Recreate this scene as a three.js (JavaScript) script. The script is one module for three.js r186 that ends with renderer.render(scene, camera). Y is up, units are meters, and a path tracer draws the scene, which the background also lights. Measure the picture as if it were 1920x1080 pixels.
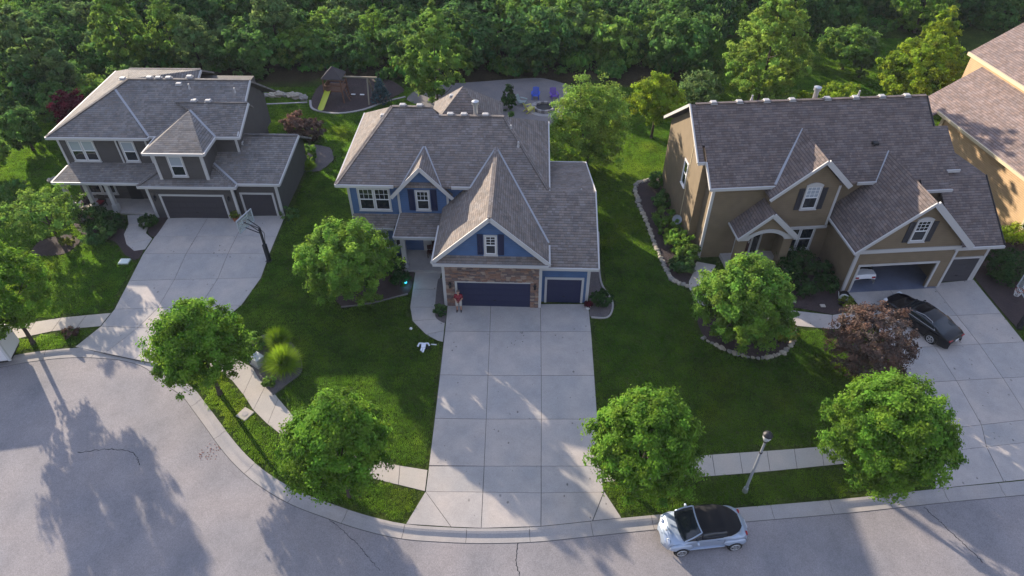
import * as THREE from 'three';
import { mergeGeometries } from 'three/addons/utils/BufferGeometryUtils.js';
import { RoundedBoxGeometry } from 'three/addons/geometries/RoundedBoxGeometry.js';
import { createNoise2D, createNoise3D } from 'simplex-noise';

// ---------- camera, sky, sun, exposure ----------
const scene = new THREE.Scene();
const RAD = Math.PI / 180;
const camera = new THREE.PerspectiveCamera(45.75, 16 / 9, 0.5, 3000);
camera.position.set(0, 31.2, 0);
camera.lookAt(0, 31.2 - 100 * Math.sin(41.6 * RAD), -100 * Math.cos(41.6 * RAD));

const SUN_AZ = 41, SUN_EL = 15.3;               // low sun behind the houses, from the upper left
const sunDir = new THREE.Vector3(-Math.sin(SUN_AZ * RAD) * Math.cos(SUN_EL * RAD), Math.sin(SUN_EL * RAD), -Math.cos(SUN_AZ * RAD) * Math.cos(SUN_EL * RAD));
// clear, slightly hazy evening sky: paler towards the horizon, a soft glow of haze round the sun
{
  const w = 512, h = 256, d = new Float32Array(w * h * 4), dir = new THREE.Vector3();
  const zen = [0.205, 0.26, 0.405], hor = [0.345, 0.355, 0.4], glow = [0.5, 0.4, 0.27];
  for (let y = 0; y < h; y++) for (let x = 0; x < w; x++) {
    const el = ((y + 0.5) / h - 0.5) * Math.PI, az = ((x + 0.5) / w - 0.5) * Math.PI * 2;
    dir.set(Math.cos(el) * Math.cos(az), Math.sin(el), Math.cos(el) * Math.sin(az));
    const k = Math.pow(1 - Math.max(0, dir.y), 2.2), c = dir.dot(sunDir), ang = Math.acos(Math.min(1, Math.max(-1, c))) / RAD, gl = Math.exp(-ang / 16), ray = 0.85 + 0.2 * c * c, o = (y * w + x) * 4;
    for (let i = 0; i < 3; i++) d[o + i] = (zen[i] + (hor[i] - zen[i]) * k) * ray + glow[i] * gl;
    d[o + 3] = 1;
  }
  const t = new THREE.DataTexture(d, w, h, THREE.RGBAFormat, THREE.FloatType); t.mapping = THREE.EquirectangularReflectionMapping; t.magFilter = THREE.LinearFilter; t.needsUpdate = true;
  scene.background = t; scene.environment = t;
}

const sun = new THREE.DirectionalLight(new THREE.Color(1.0, 0.86, 0.68), 4);
sun.position.copy(sunDir).multiplyScalar(220).add(new THREE.Vector3(0, 0, -45));
sun.target.position.set(0, 0, -45);
sun.castShadow = true;
sun.shadow.mapSize.set(4096, 4096);
Object.assign(sun.shadow.camera, { left: -95, right: 95, top: 95, bottom: -95, near: 1, far: 480 });
scene.add(sun, sun.target);

const renderer = new THREE.WebGLRenderer({ antialias: true });
renderer.toneMapping = THREE.LinearToneMapping;
renderer.toneMappingExposure = 2.8;
renderer.shadowMap.enabled = true;

// ---------- helpers ----------
function rng(seed) { let a = seed >>> 0; return () => { a = (a + 0x6d2b79f5) | 0; let t = Math.imul(a ^ (a >>> 15), 1 | a); t = (t + Math.imul(t ^ (t >>> 7), 61 | t)) ^ t; return ((t ^ (t >>> 14)) >>> 0) / 4294967296; }; }
const V3 = (x, y, z) => new THREE.Vector3(x, y, z);
const noise2 = createNoise2D(rng(11)), noise3 = createNoise3D(rng(12));
const taken = new Map();
function numbered(n) { const k = taken.get(n) ?? 0; taken.set(n, k + 1); return k ? n + '_' + String(k).padStart(3, '0') : n; }
function tag(o, label, category, group) { o.userData.label = label; o.userData.category = category; if (group) o.userData.group = group; return o; }
function thing(name, label, category, x = 0, z = 0, deg = 0, group) {
  const g = new THREE.Group(); g.name = numbered(name); g.position.set(x, 0, z); g.rotation.y = -deg * RAD;
  scene.add(g); return tag(g, label, category, group);
}
function put(parent, name, geo, mat, kind) {
  const m = new THREE.Mesh(geo, mat); m.name = parent === scene ? numbered(name) : name; m.castShadow = m.receiveShadow = true;
  if (kind) m.userData.kind = kind;
  parent.add(m); return m;
}
// uv in metres from position, by the way each face points
function metric(g0) {
  const g = g0.index ? g0.toNonIndexed() : g0; g.computeVertexNormals();
  const p = g.attributes.position, uv = new Float32Array(p.count * 2), a = V3(), b = V3(), c = V3();
  for (let i = 0; i < p.count; i += 3) {
    a.fromBufferAttribute(p, i); b.fromBufferAttribute(p, i + 1); c.fromBufferAttribute(p, i + 2);
    const n = b.clone().sub(a).cross(c.clone().sub(a)), ax = Math.abs(n.x), ay = Math.abs(n.y), az = Math.abs(n.z);
    [a, b, c].forEach((q, k) => { const o = (i + k) * 2; if (ay >= ax && ay >= az) { uv[o] = q.x; uv[o + 1] = q.z; } else if (ax > az) { uv[o] = q.z; uv[o + 1] = q.y; } else { uv[o] = q.x; uv[o + 1] = q.y; } });
  }
  g.setAttribute('uv', new THREE.BufferAttribute(uv, 2)); return g;
}
const merge = (list) => mergeGeometries(list.map((g) => { const q = g.index ? g.toNonIndexed() : g; for (const k of Object.keys(q.attributes)) if (!['position', 'normal', 'uv'].includes(k)) q.deleteAttribute(k); return q; }));
const box = (x0, x1, y0, y1, z0, z1) => metric(new THREE.BoxGeometry(x1 - x0, y1 - y0, z1 - z0).translate((x0 + x1) / 2, (y0 + y1) / 2, (z0 + z1) / 2));
const rbox = (x0, x1, y0, y1, z0, z1, r = 0.02) => metric(new RoundedBoxGeometry(x1 - x0, y1 - y0, z1 - z0, 2, r).translate((x0 + x1) / 2, (y0 + y1) / 2, (z0 + z1) / 2));
const cyl = (x, y0, y1, z, r0, r1 = r0, seg = 14) => metric(new THREE.CylinderGeometry(r1, r0, y1 - y0, seg).translate(x, (y0 + y1) / 2, z));
// a bar from p to q: w across, h upright
function bar(p, q, w, h) {
  const d = V3(...q).sub(V3(...p)), len = d.length(); d.normalize();
  let up = Math.abs(d.y) > 0.98 ? V3(0, 0, 1) : V3(0, 1, 0);
  const side = d.clone().cross(up).normalize(); up = side.clone().cross(d);
  const m = new THREE.Matrix4().makeBasis(d, up, side).setPosition(V3(...p).add(V3(...q)).multiplyScalar(0.5));
  return metric(new THREE.BoxGeometry(len, h, w)).applyMatrix4(m);
}
function tube(pts, r0, r1 = r0, seg = 7, closed = false) {       // tapered tube through points
  const path = pts.map((p) => V3(...p)), n = path.length, pos = [], idx = [];
  let ref = V3(0.13, 0.2, 0.97);
  for (let i = 0; i < n; i++) {
    const t = path[Math.min(i + 1, n - 1)].clone().sub(path[Math.max(i - 1, 0)]).normalize();
    if (Math.abs(t.dot(ref)) > 0.95) ref = V3(0.97, 0.1, 0.13);
    const a = ref.clone().cross(t).normalize(), b = t.clone().cross(a), r = r0 + (r1 - r0) * i / (n - 1);
    ref = b.clone();
    ref = a.clone().cross(t).negate();
    for (let k = 0; k < seg; k++) { const f = k / seg * Math.PI * 2; const v = path[i].clone().addScaledVector(a, Math.cos(f) * r).addScaledVector(b, Math.sin(f) * r); pos.push(v.x, v.y, v.z); }
  }
  for (let i = 0; i < n - 1; i++) for (let k = 0; k < seg; k++) { const A = i * seg + k, B = i * seg + (k + 1) % seg, C = A + seg, D = B + seg; idx.push(A, C, B, B, C, D); }
  const cap = (i, flip) => { for (let k = 1; k < seg - 1; k++) flip ? idx.push(i * seg, i * seg + k, i * seg + k + 1) : idx.push(i * seg, i * seg + k + 1, i * seg + k); };
  cap(0, true); cap(n - 1, false);
  const g = new THREE.BufferGeometry(); g.setAttribute('position', new THREE.Float32BufferAttribute(pos, 3)); g.setIndex(idx);
  g.computeVertexNormals(); g.setAttribute('uv', new THREE.Float32BufferAttribute(new Float32Array(pos.length / 3 * 2), 2));
  return g;
}
// upright prism over a polygon of [x, z]
function prism(pts, y0, y1) {
  const s = new THREE.Shape(pts.map(([x, z]) => new THREE.Vector2(x, -z)));
  const g = new THREE.ExtrudeGeometry(s, { depth: y1 - y0, bevelEnabled: false }); g.rotateX(-Math.PI / 2); g.translate(0, y0, 0); return metric(g);
}
function sheet(pts, y, holes = []) {
  const s = new THREE.Shape(pts.map(([x, z]) => new THREE.Vector2(x, -z)));
  for (const h of holes) s.holes.push(new THREE.Path(h.map(([x, z]) => new THREE.Vector2(x, -z))));
  const g = new THREE.ShapeGeometry(s); g.rotateX(-Math.PI / 2); g.translate(0, y, 0); return metric(g);
}
// a wall in the x-y plane, its outer face at z, thickness going back
function wallXY(pts, z, t = 0.2, holes = []) {
  const s = new THREE.Shape(pts.map(([x, y]) => new THREE.Vector2(x, y)));
  for (const h of holes) s.holes.push(new THREE.Path(h.map(([x, y]) => new THREE.Vector2(x, y))));
  return metric(new THREE.ExtrudeGeometry(s, { depth: t, bevelEnabled: false }).translate(0, 0, z - t));
}
// a block with a profile in z-y, running along x
function blockZY(pts, x0, x1) {
  const s = new THREE.Shape(pts.map(([z, y]) => new THREE.Vector2(-z, y)));
  const g = new THREE.ExtrudeGeometry(s, { depth: x1 - x0, bevelEnabled: false }); g.rotateY(Math.PI / 2); g.translate(x0, 0, 0); return metric(g);
}
// a roof slope: polygon in space with thickness, shingle courses across the fall line
let slopeSeed = 1;
function slopeGeo(pts, t = 0.16) {
  const P = pts.map((p) => V3(...p)), n = V3();
  for (let i = 0; i < P.length; i++) { const a = P[i], b = P[(i + 1) % P.length]; n.x += (a.y - b.y) * (a.z + b.z); n.y += (a.z - b.z) * (a.x + b.x); n.z += (a.x - b.x) * (a.y + b.y); }
  n.normalize(); if (n.y < 0) { P.reverse(); n.negate(); }
  const u = V3(0, 1, 0).cross(n).normalize(), v = n.clone().cross(u), r = rng(slopeSeed++ * 77), ou = r() * 6, ov = Math.floor(r() * 32) * 0.1875;
  const flat = P.map((p) => new THREE.Vector2(p.dot(u), p.dot(v)));
  const tri = THREE.ShapeUtils.triangulateShape(flat, []), pos = [], uv = [];
  const add = (i, low) => { pos.push(P[i].x, P[i].y - (low ? t : 0), P[i].z); uv.push(flat[i].x + ou, flat[i].y + ov); };
  for (const [a, b, c] of tri) { add(a); add(b); add(c); }
  for (const [a, b, c] of tri) { add(a, 1); add(c, 1); add(b, 1); }
  for (let i = 0; i < P.length; i++) { const j = (i + 1) % P.length; add(i, 1); add(j, 1); add(j); add(i, 1); add(j); add(i); }
  const g = new THREE.BufferGeometry(); g.setAttribute('position', new THREE.Float32BufferAttribute(pos, 3)); g.setAttribute('uv', new THREE.Float32BufferAttribute(uv, 2)); g.computeVertexNormals(); return g;
}
function texture(w, h, fn, srgb = true) {
  const d = new Uint8Array(w * h * 4);
  for (let y = 0, o = 0; y < h; y++) for (let x = 0; x < w; x++, o += 4) { const c = fn(x, y); d[o] = c[0]; d[o + 1] = c[1]; d[o + 2] = c[2]; d[o + 3] = 255; }
  const t = new THREE.DataTexture(d, w, h); t.wrapS = t.wrapT = THREE.RepeatWrapping; t.magFilter = THREE.LinearFilter; t.minFilter = THREE.LinearMipmapLinearFilter; t.generateMipmaps = true;
  if (srgb) t.colorSpace = THREE.SRGBColorSpace; t.needsUpdate = true; return t;
}
const repeated = (t, x, y = x) => { const c = t.clone(); c.repeat.set(x, y); c.needsUpdate = true; return c; };
const toS = (l) => 255 * Math.min(1, Math.max(0, l <= 0.0031308 ? l * 12.92 : 1.055 * Math.pow(l, 1 / 2.4) - 0.055));
const std = (r, g, b, rough = 0.85, more = {}) => new THREE.MeshStandardMaterial({ color: new THREE.Color().setRGB(r, g, b), roughness: rough, ...more });

// ---------- materials ----------
// tiling noise: sum of periodic value-noise octaves
function tiling(seed, size, cells) {
  const r = rng(seed), g = new Float32Array(cells * cells).map(() => r());
  return (x, y) => { const fx = x / size * cells, fy = y / size * cells, ix = Math.floor(fx), iy = Math.floor(fy), tx = fx - ix, ty = fy - iy, s = (t) => t * t * (3 - 2 * t), k = (a, b) => g[((b % cells + cells) % cells) * cells + (a % cells + cells) % cells];
    const A = k(ix, iy) + (k(ix + 1, iy) - k(ix, iy)) * s(tx), B = k(ix, iy + 1) + (k(ix + 1, iy + 1) - k(ix, iy + 1)) * s(tx); return A + (B - A) * s(ty); };
}
// laminated shingles, 6 m x 6 m, 32 courses
function shingles(seed, base) {
  const N = 1024, r = rng(seed), courses = 32, tabs = [];
  for (let c = 0; c < courses; c++) { const row = []; let x = 0; while (x < 1) { const w = 0.02 + r() * 0.05; row.push([x, x + w, 0.8 + r() * 0.4, r() < 0.5, (r() - 0.5) * 0.1]); x += w; } tabs.push(row); }
  const g1 = tiling(seed + 1, N, 12), g2 = tiling(seed + 2, N, 300);
  const at = (x, y) => { const c = Math.floor(y / N * courses), f = y / N * courses - c, u = x / N, row = tabs[c]; let k = row[row.length - 1]; for (const q of row) if (u >= q[0] && u < q[1]) { k = q; break; } return [k, f, u - k[0]]; };
  const map = texture(N, N, (x, y) => { const [k, f, e] = at(x, y); let m = k[2] * (0.86 + 0.28 * g1(x, y)) * (0.75 + 0.5 * g2(x, y)); if (f < 0.16) m *= 0.5; if (e < 0.002 && k[3]) m *= 0.6; return [toS(base[0] * m * (1 + k[4])), toS(base[1] * m), toS(base[2] * m * (1 - k[4]))]; });
  const bump = texture(N, N, (x, y) => { const [k, f] = at(x, y), v = 255 * ((1 - f) * 0.55 + (k[3] ? 0.25 : 0) + 0.2 * g2(x, y)); return [v, v, v]; }, false);
  return new THREE.MeshStandardMaterial({ map: repeated(map, 1 / 6), bumpMap: repeated(bump, 1 / 6), bumpScale: 0.02, roughness: 0.95 });
}
// lap siding, 2.4 m x 2.4 m, 16 boards
const lapN = tiling(41, 256, 64), lapB = texture(64, 256, (x, y) => { const f = (y / 16) % 1; const v = 255 * (1 - f) * 0.9 + 20 * lapN(x * 4, y); return [v, v, v]; }, false);
function siding(r, g, b) {
  const n = tiling(Math.round(r * 991 + b * 77), 256, 128), q = tiling(91, 256, 6);
  const map = texture(256, 256, (x, y) => { const f = (y / 16) % 1, m = (0.93 + 0.08 * n(x, y)) * (0.93 + 0.14 * q(x, y)) * (f < 0.07 ? 0.72 : 1); return [toS(r * m), toS(g * m), toS(b * m)]; });
  return new THREE.MeshStandardMaterial({ map: repeated(map, 1 / 2.4), bumpMap: repeated(lapB, 1 / 2.4), bumpScale: 0.014, roughness: 0.75 });
}
// flat mineral surfaces
function mineral(seed, base, { spread = 0.25, blotch = 0.25, rough = 0.92, bump = 0.004, size = 8 } = {}) {
  const N = 1024, f = tiling(seed, N, 512), m = tiling(seed + 1, N, 90), c = tiling(seed + 2, N, 9), d = tiling(seed + 3, N, 24);
  const map = texture(N, N, (x, y) => { const k = (1 - spread / 2 + spread * f(x, y)) * (1 - blotch / 2 + blotch * (0.5 * c(x, y) + 0.3 * d(x, y) + 0.2 * m(x, y))), w = (c(x, y) - 0.5) * 0.06; return [toS(base[0] * k * (1 + w)), toS(base[1] * k), toS(base[2] * k * (1 - w))]; });
  const bm = texture(512, 512, (x, y) => { const v = 255 * (0.6 * f(x * 2, y * 2) + 0.4 * m(x * 2, y * 2)); return [v, v, v]; }, false);
  return new THREE.MeshStandardMaterial({ map: repeated(map, 1 / size), bumpMap: repeated(bm, 1 / size), bumpScale: bump, roughness: rough });
}
const M = {
  trim: std(0.47, 0.46, 0.45, 0.6), trimTan: std(0.6, 0.5, 0.33, 0.6), valley: std(0.3, 0.31, 0.33, 0.5), vent: std(0.4, 0.39, 0.38, 0.6),
  blue: siding(0.065, 0.13, 0.27), navy: std(0.012, 0.018, 0.06, 0.5), taupe: siding(0.075, 0.068, 0.066), taupeDoor: std(0.034, 0.031, 0.038, 0.55),
  brown: siding(0.2, 0.15, 0.092), brownDoor: std(0.05, 0.048, 0.055, 0.55), brownShutter: std(0.035, 0.035, 0.042, 0.6), tan: siding(0.5, 0.34, 0.19),
  roofBlue: shingles(5, [0.185, 0.158, 0.143]), roofTaupe: shingles(6, [0.175, 0.16, 0.15]), roofBrown: shingles(7, [0.145, 0.115, 0.105]), roofTan: shingles(8, [0.22, 0.165, 0.15]),
  glass: new THREE.MeshPhysicalMaterial({ color: new THREE.Color().setRGB(0.015, 0.02, 0.026), roughness: 0.06, specularIntensity: 1, clearcoat: 0.4, clearcoatRoughness: 0.03 }),
  blind: new THREE.MeshPhysicalMaterial({ color: new THREE.Color().setRGB(0.34, 0.38, 0.42), roughness: 0.25, clearcoat: 0.8, clearcoatRoughness: 0.05 }),
  sash: std(0.72, 0.72, 0.72, 0.45), dark: std(0.012, 0.012, 0.014, 0.6), darkRed: std(0.05, 0.012, 0.012, 0.5), darkMetal: std(0.02, 0.02, 0.024, 0.4, { metalness: 0.3 }), steel: std(0.5, 0.51, 0.52, 0.35, { metalness: 0.7 }),
  concrete: mineral(101, [0.4, 0.365, 0.34], { blotch: 0.35 }), walk: mineral(111, [0.43, 0.385, 0.335], { blotch: 0.2 }), curb: mineral(121, [0.34, 0.315, 0.3], { blotch: 0.3 }), joint: std(0.1, 0.095, 0.09, 0.95),
  road: mineral(131, [0.258, 0.238, 0.24], { spread: 0.4, blotch: 0.42, size: 14 }), mulch: mineral(141, [0.052, 0.034, 0.034], { spread: 1.1, blotch: 0.5, bump: 0.05, size: 5 }), gravel: mineral(151, [0.14, 0.12, 0.12], { spread: 1.2, blotch: 0.4, bump: 0.05, size: 4 }),
  patio: mineral(161, [0.19, 0.17, 0.17], { spread: 0.5 }), bark: std(0.065, 0.05, 0.038, 0.95), wood: std(0.16, 0.075, 0.045, 0.8), paleWood: std(0.25, 0.21, 0.15, 0.8),
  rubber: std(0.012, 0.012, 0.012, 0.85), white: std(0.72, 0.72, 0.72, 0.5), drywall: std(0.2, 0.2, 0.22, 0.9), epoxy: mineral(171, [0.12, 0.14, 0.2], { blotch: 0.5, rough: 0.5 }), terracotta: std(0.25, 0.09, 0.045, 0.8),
};

// ---------- the ground, the street, kerbs, walks and drives ----------
const kerbBack = [[-40.4, -17], [-40.2, -20.5], [-38.2, -24.4], [-35.2, -27], [-31.58, -28.6], [-29.62, -29.14], [-27.38, -29.46], [-25.36, -29.41], [-23.58, -29.14], [-22, -28.51], [-20.18, -27.13], [-18.84, -26.22], [-17.83, -25.18], [-16.55, -23.81], [-15.55, -22.72], [-14.29, -21.5], [-12.77, -20.34], [-10.99, -19.33], [-9.2, -18.63], [-7.2, -17.95], [-5.28, -17.5], [-3.42, -17.34], [-1.58, -17.27], [1.05, -17.34], [2.64, -17.5], [5.45, -17.82], [8.59, -18.14], [12.39, -18.48], [17.44, -18.95], [21.85, -19.46], [26.73, -19.96], [36, -21], [60, -23.8], [120, -31]];
const kerbCurve = new THREE.CatmullRomCurve3(kerbBack.map(([x, z]) => V3(x, 0, z)), false, 'centripetal');
const kerbPts = kerbCurve.getSpacedPoints(300).map((p) => [p.x, p.z]);
const southEdge = [[120, -22], [60, -14.6], [26, -10.4], [8, -8.4], [-4, -7.8], [-14, -6.6], [-20, -4.2], [-26, -3.2], [-32, -4.4], [-37, -8], [-40, -12.6]];
const roadOutline = [...kerbPts, ...southEdge];

// lawn and woodland floor: one sheet, its colours laid out over 150 m so that nothing repeats in view
{
  const N = 2048, S = 150, ox = -75, oz = -125, r = rng(3), hash = new Float32Array(N * N);
  for (let i = 0; i < N * N; i++) hash[i] = r();
  const color = texture(N, N, (px, py) => {
    const x = ox + px / N * S, z = oz + py / N * S, h = hash[py * N + px];
    const big = noise2(x * 0.05, z * 0.05), mid = noise2(x * 0.35 + 9, z * 0.35), fine = noise2(x * 2.2, z * 2.2 + 5);
    // mown grass: yellower and browner patches, mower streaks
    let k = 0.78 + 0.16 * fine + 0.18 * mid + 0.5 * (h - 0.5), yel = 0.5 + 0.3 * big + 0.25 * mid;
    let c = [(0.034 + 0.028 * yel) * k, (0.066 + 0.018 * yel) * k, (0.012 + 0.002 * yel) * k];
    const edge = -66.5 + 2.2 * noise2(x * 0.12, 3) + (x > 18 ? -13 - 0.1 * (x - 18) : 0) + (x < -36 ? 8 : 0), w = Math.min(1, Math.max(0, (edge - z) / 1.2 + 0.6 * fine));
    const d = [0.045 * k, 0.036 * k, 0.02 * k]; // leaf litter under the trees
    c = c.map((v, i) => v + (d[i] - v) * w);
    return c.map(toS);
  });
  const bump = texture(1024, 1024, (x, y) => { const v = 255 * hash[y * N * 2 + x]; return [v, v, v]; }, false);
  for (const t of [color]) { t.repeat.set(1 / S, 1 / S); t.offset.set(-ox / S, -oz / S); }
  const m = new THREE.MeshPhysicalMaterial({ map: color, bumpMap: repeated(bump, 1 / 36), bumpScale: 0.05, roughness: 1, specularIntensity: 0.15 });
  const g = sheet([[-900, -1400], [900, -1400], [900, 120], [-900, 120]], 0, [roadOutline]);
  put(scene, 'lawn_ground', g, m, 'structure');
}
put(scene, 'road', sheet(roadOutline.map(([x, z]) => [x, z]), -0.1), M.road, 'structure');
// rolled kerb and gutter in cast sections
{
  const kerb = new THREE.Group(); kerb.name = 'kerb'; kerb.userData.kind = 'structure'; scene.add(kerb);
  const prof = [[-0.02, -0.2], [-0.02, 0.012], [0.13, 0.012], [0.24, -0.015], [0.36, -0.075], [0.44, -0.09], [0.7, -0.085], [0.7, -0.2]];
  const L = kerbCurve.getLength(), n = Math.floor(L / 3.05);
  for (let i = 0; i < n; i++) {
    const a = i / n, b = (i + 1) / n, steps = 5, rings = [];
    const mid = kerbCurve.getPointAt((a + b) / 2); if (mid.x > 62) break;
    for (let k = 0; k <= steps; k++) {
      let t = a + (b - a) * k / steps; if (k === 0) t += 0.012 / L; if (k === steps) t -= 0.012 / L;
      const p = kerbCurve.getPointAt(t), d = kerbCurve.getTangentAt(t), s = V3(-d.z, 0, d.x); // towards the road
      rings.push(prof.map(([o, y]) => V3(p.x + s.x * o, y, p.z + s.z * o)));
    }
    const pos = [], quad = (A, B, C, D) => { for (const q of [A, B, C, A, C, D]) pos.push(q.x, q.y, q.z); };
    for (let k = 0; k < steps; k++) for (let j = 0; j < prof.length - 1; j++) quad(rings[k][j], rings[k][j + 1], rings[k + 1][j + 1], rings[k + 1][j]);
    for (let j = 1; j < prof.length - 1; j++) for (const R of [rings[0], rings[steps]]) for (const q of [R[0], R[j], R[j + 1]]) pos.push(q.x, q.y, q.z);
    const g = new THREE.BufferGeometry(); g.setAttribute('position', new THREE.Float32BufferAttribute(pos, 3));
    put(kerb, 'kerb_section', metric(g), M.curb);
  }
  const bed = kerbPts.filter(([x]) => x < 62), inner = [], outer = [];
  for (let i = 0; i < bed.length; i++) { const t = i / (kerbPts.length - 1), p = kerbCurve.getPointAt(t), d = kerbCurve.getTangentAt(t); inner.push([p.x, p.z]); outer.push([p.x - d.z * 0.735, p.z + d.x * 0.735]); }
  put(kerb, 'joint_filler', prism([...inner, ...outer.reverse()], -0.2, -0.097), M.joint);
}
// slabs between two edge lines: rows x columns of separately cast panels
const paved = [];                       // outlines of everything that is not lawn
// panels poured on different days: slightly different tone, with drips and tyre scuffs of their own
const castings = [[0.41, 0.372, 0.345], [0.385, 0.355, 0.335], [0.4, 0.36, 0.33], [0.37, 0.345, 0.325]].map((c, i) => {
  const m = mineral(1001 + i * 9, c, { blotch: 0.34 }), r = rng(77 + i), d = m.map.image.data, N = 1024;
  for (let k = 0; k < 26; k++) { const x = r() * N, y = r() * N, a = 2 + r() * 7, dark = 0.55 + 0.35 * r(); for (let v = -a * 2; v <= a * 2; v++) for (let u = -a; u <= a; u++) { const q = (u * u) / (a * a) + (v * v) / (a * a * (1 + 2 * r())); if (q < 1 && r() > q * 0.7) { const o = ((((y + v) & 1023) * N) + ((x + u) & 1023)) * 4; for (let c2 = 0; c2 < 3; c2++) d[o + c2] *= dark; } } }
  return m;
});
function slabs(group, name, grid, mat, y = 0.022, gap = 0.014) {
  paved.push([...grid.map((q) => q[0]), ...grid.map((q) => q[q.length - 1]).reverse()]);
  for (let i = 0; i < grid.length - 1; i++) for (let j = 0; j < grid[i].length - 1; j++) {
    const q = [grid[i][j], grid[i][j + 1], grid[i + 1][j + 1], grid[i + 1][j]], cx = q.reduce((s, p) => s + p[0], 0) / 4, cz = q.reduce((s, p) => s + p[1], 0) / 4;
    const inset = q.map(([x, z]) => { const dx = cx - x, dz = cz - z, l = Math.hypot(dx, dz); return [x + dx / l * gap * 1.4, z + dz / l * gap * 1.4]; });
    put(group, name, prism(inset, -0.06, y + ((i * 7 + j * 3) % 5) * 0.0008), mat === M.concrete ? castings[(i * 5 + j * 3 + Math.round(Math.abs(cx))) % castings.length] : mat);
  }
}
function structure(name) { const g = new THREE.Group(); g.name = numbered(name); g.userData.kind = 'structure'; scene.add(g); return g; }
const lerp2 = (a, b, t) => [a[0] + (b[0] - a[0]) * t, a[1] + (b[1] - a[1]) * t];
// drive of the blue house: three columns of panels, flared apron at the kerb
{
  const g = structure('driveway');
  const rows = [[-33.5, -4.32, -1.42, 1.9, 5.12], [-30.9, -4.3, -1.42, 1.85, 5.08], [-27.2, -4.33, -1.44, 1.76, 4.95], [-23.95, -4.37, -1.46, 1.66, 4.83], [-20.85, -4.42, -1.48, 1.55, 4.7]];
  const grid = rows.map(([z, ...x]) => x.map((v, k) => [v, z + (k === 0 ? -0.05 : 0)]));
  slabs(g, 'panel', grid, M.concrete);
  const ap = [[[-4.42, -20.85], [-1.48, -20.85], [1.55, -20.85], [4.7, -20.85]], [[-4.45, -19.33], [-1.5, -19.3], [1.5, -19.25], [4.72, -19.3]], [[-3.0, -17.36], [-1.52, -17.3], [1.43, -17.4], [4.0, -17.69]]];
  slabs(g, 'panel', ap, M.concrete);
  slabs(g, 'apron_panel', [[[-4.47, -19.3], [-4.44, -19.3]], [[-5.25, -17.52], [-3.02, -17.37]]], M.concrete);
  slabs(g, 'apron_panel', [[[4.74, -19.3], [4.77, -19.3]], [[4.03, -17.7], [5.46, -17.85]]], M.concrete);
  put(g, 'joint_filler', prism([[-4.3, -33.5], [5.1, -33.5], [4.72, -20.8], [4.75, -19.3], [5.4, -17.84], [1.0, -17.36], [-1.5, -17.3], [-5.2, -17.51], [-4.45, -19.3], [-4.4, -20.8]], -0.08, 0.008), M.joint);
}
// drive of the taupe house, curving to the bulb of the street
{
  const g = structure('driveway');
  const l = [[-26.75, -43.3], [-26.85, -41], [-26.9, -38.9], [-26.65, -35.9], [-26.42, -33], [-26.6, -31.4], [-27.4, -29.56]], r = [[-17.72, -43.7], [-17.7, -41], [-17.68, -38.9], [-17.56, -36.2], [-18.1, -33.4], [-19.4, -31], [-21.2, -28.0]];
  slabs(g, 'panel', l.map((a, i) => [a, lerp2(a, r[i], 0.34), lerp2(a, r[i], 0.67), r[i]]), M.concrete);
  put(g, 'joint_filler', prism([...l, ...r.slice().reverse()], -0.08, 0.008), M.joint);
}
// drive of the brown house
{
  const g = structure('driveway');
  const l = [[22.95, -34.75], [23.4, -32], [23.75, -29.4], [23.8, -26.6], [23.6, -23.2], [22.8, -21.7], [21.9, -19.5]], r = [[32.2, -36.0], [32.3, -32.6], [32.35, -30], [32.3, -27.2], [32.2, -24.3], [32.4, -22.9], [33.6, -20.8]];
  slabs(g, 'panel', l.map((a, i) => [a, lerp2(a, r[i], 0.32), lerp2(a, r[i], 0.66), r[i]]), M.concrete);
  put(g, 'joint_filler', prism([...l, ...r.slice().reverse()], -0.08, 0.008), M.joint);
}
function sidewalk(up, low, every = 1.5) {
  const g = structure('sidewalk');
  const A = new THREE.CatmullRomCurve3(up.map(([x, z]) => V3(x, 0, z)), false, 'centripetal'), B = new THREE.CatmullRomCurve3(low.map(([x, z]) => V3(x, 0, z)), false, 'centripetal'), n = Math.max(2, Math.round(A.getLength() / every)), grid = [];
  for (let i = 0; i <= n; i++) { const a = A.getPointAt(i / n), b = B.getPointAt(i / n); grid.push([[a.x, a.z], [b.x, b.z]]); }
  slabs(g, 'slab', grid, M.walk, 0.018);
  put(g, 'joint_filler', prism([...grid.map((q) => q[0]), ...grid.map((q) => q[1]).reverse()], -0.08, 0.006), M.joint);
}
sidewalk([[-21.3, -29.8], [-18.2, -28.9], [-15.95, -28.03], [-13.69, -25.54], [-12.04, -23.81], [-10.53, -22.5], [-8.94, -21.72], [-6.31, -20.97], [-4.46, -20.62]], [[-20.6, -28.9], [-18.4, -28.0], [-16.51, -26.63], [-14.6, -24.37], [-12.33, -22.54], [-10.24, -21.2], [-8.6, -20.5], [-6.9, -20.0], [-4.48, -19.35]]);
sidewalk([[-40, -29.3], [-36.5, -29.9], [-32.93, -31.2], [-30.04, -32.09], [-26.5, -32.65]], [[-39.5, -28.2], [-36, -28.7], [-32.4, -29.9], [-29.5, -30.95], [-26.65, -31.4]]);
sidewalk([[4.72, -21.1], [11.83, -21.67], [17.48, -22.16], [22.9, -22.9]], [[4.74, -19.9], [11.22, -20.31], [17.05, -20.93], [22.5, -21.62]]);
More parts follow.
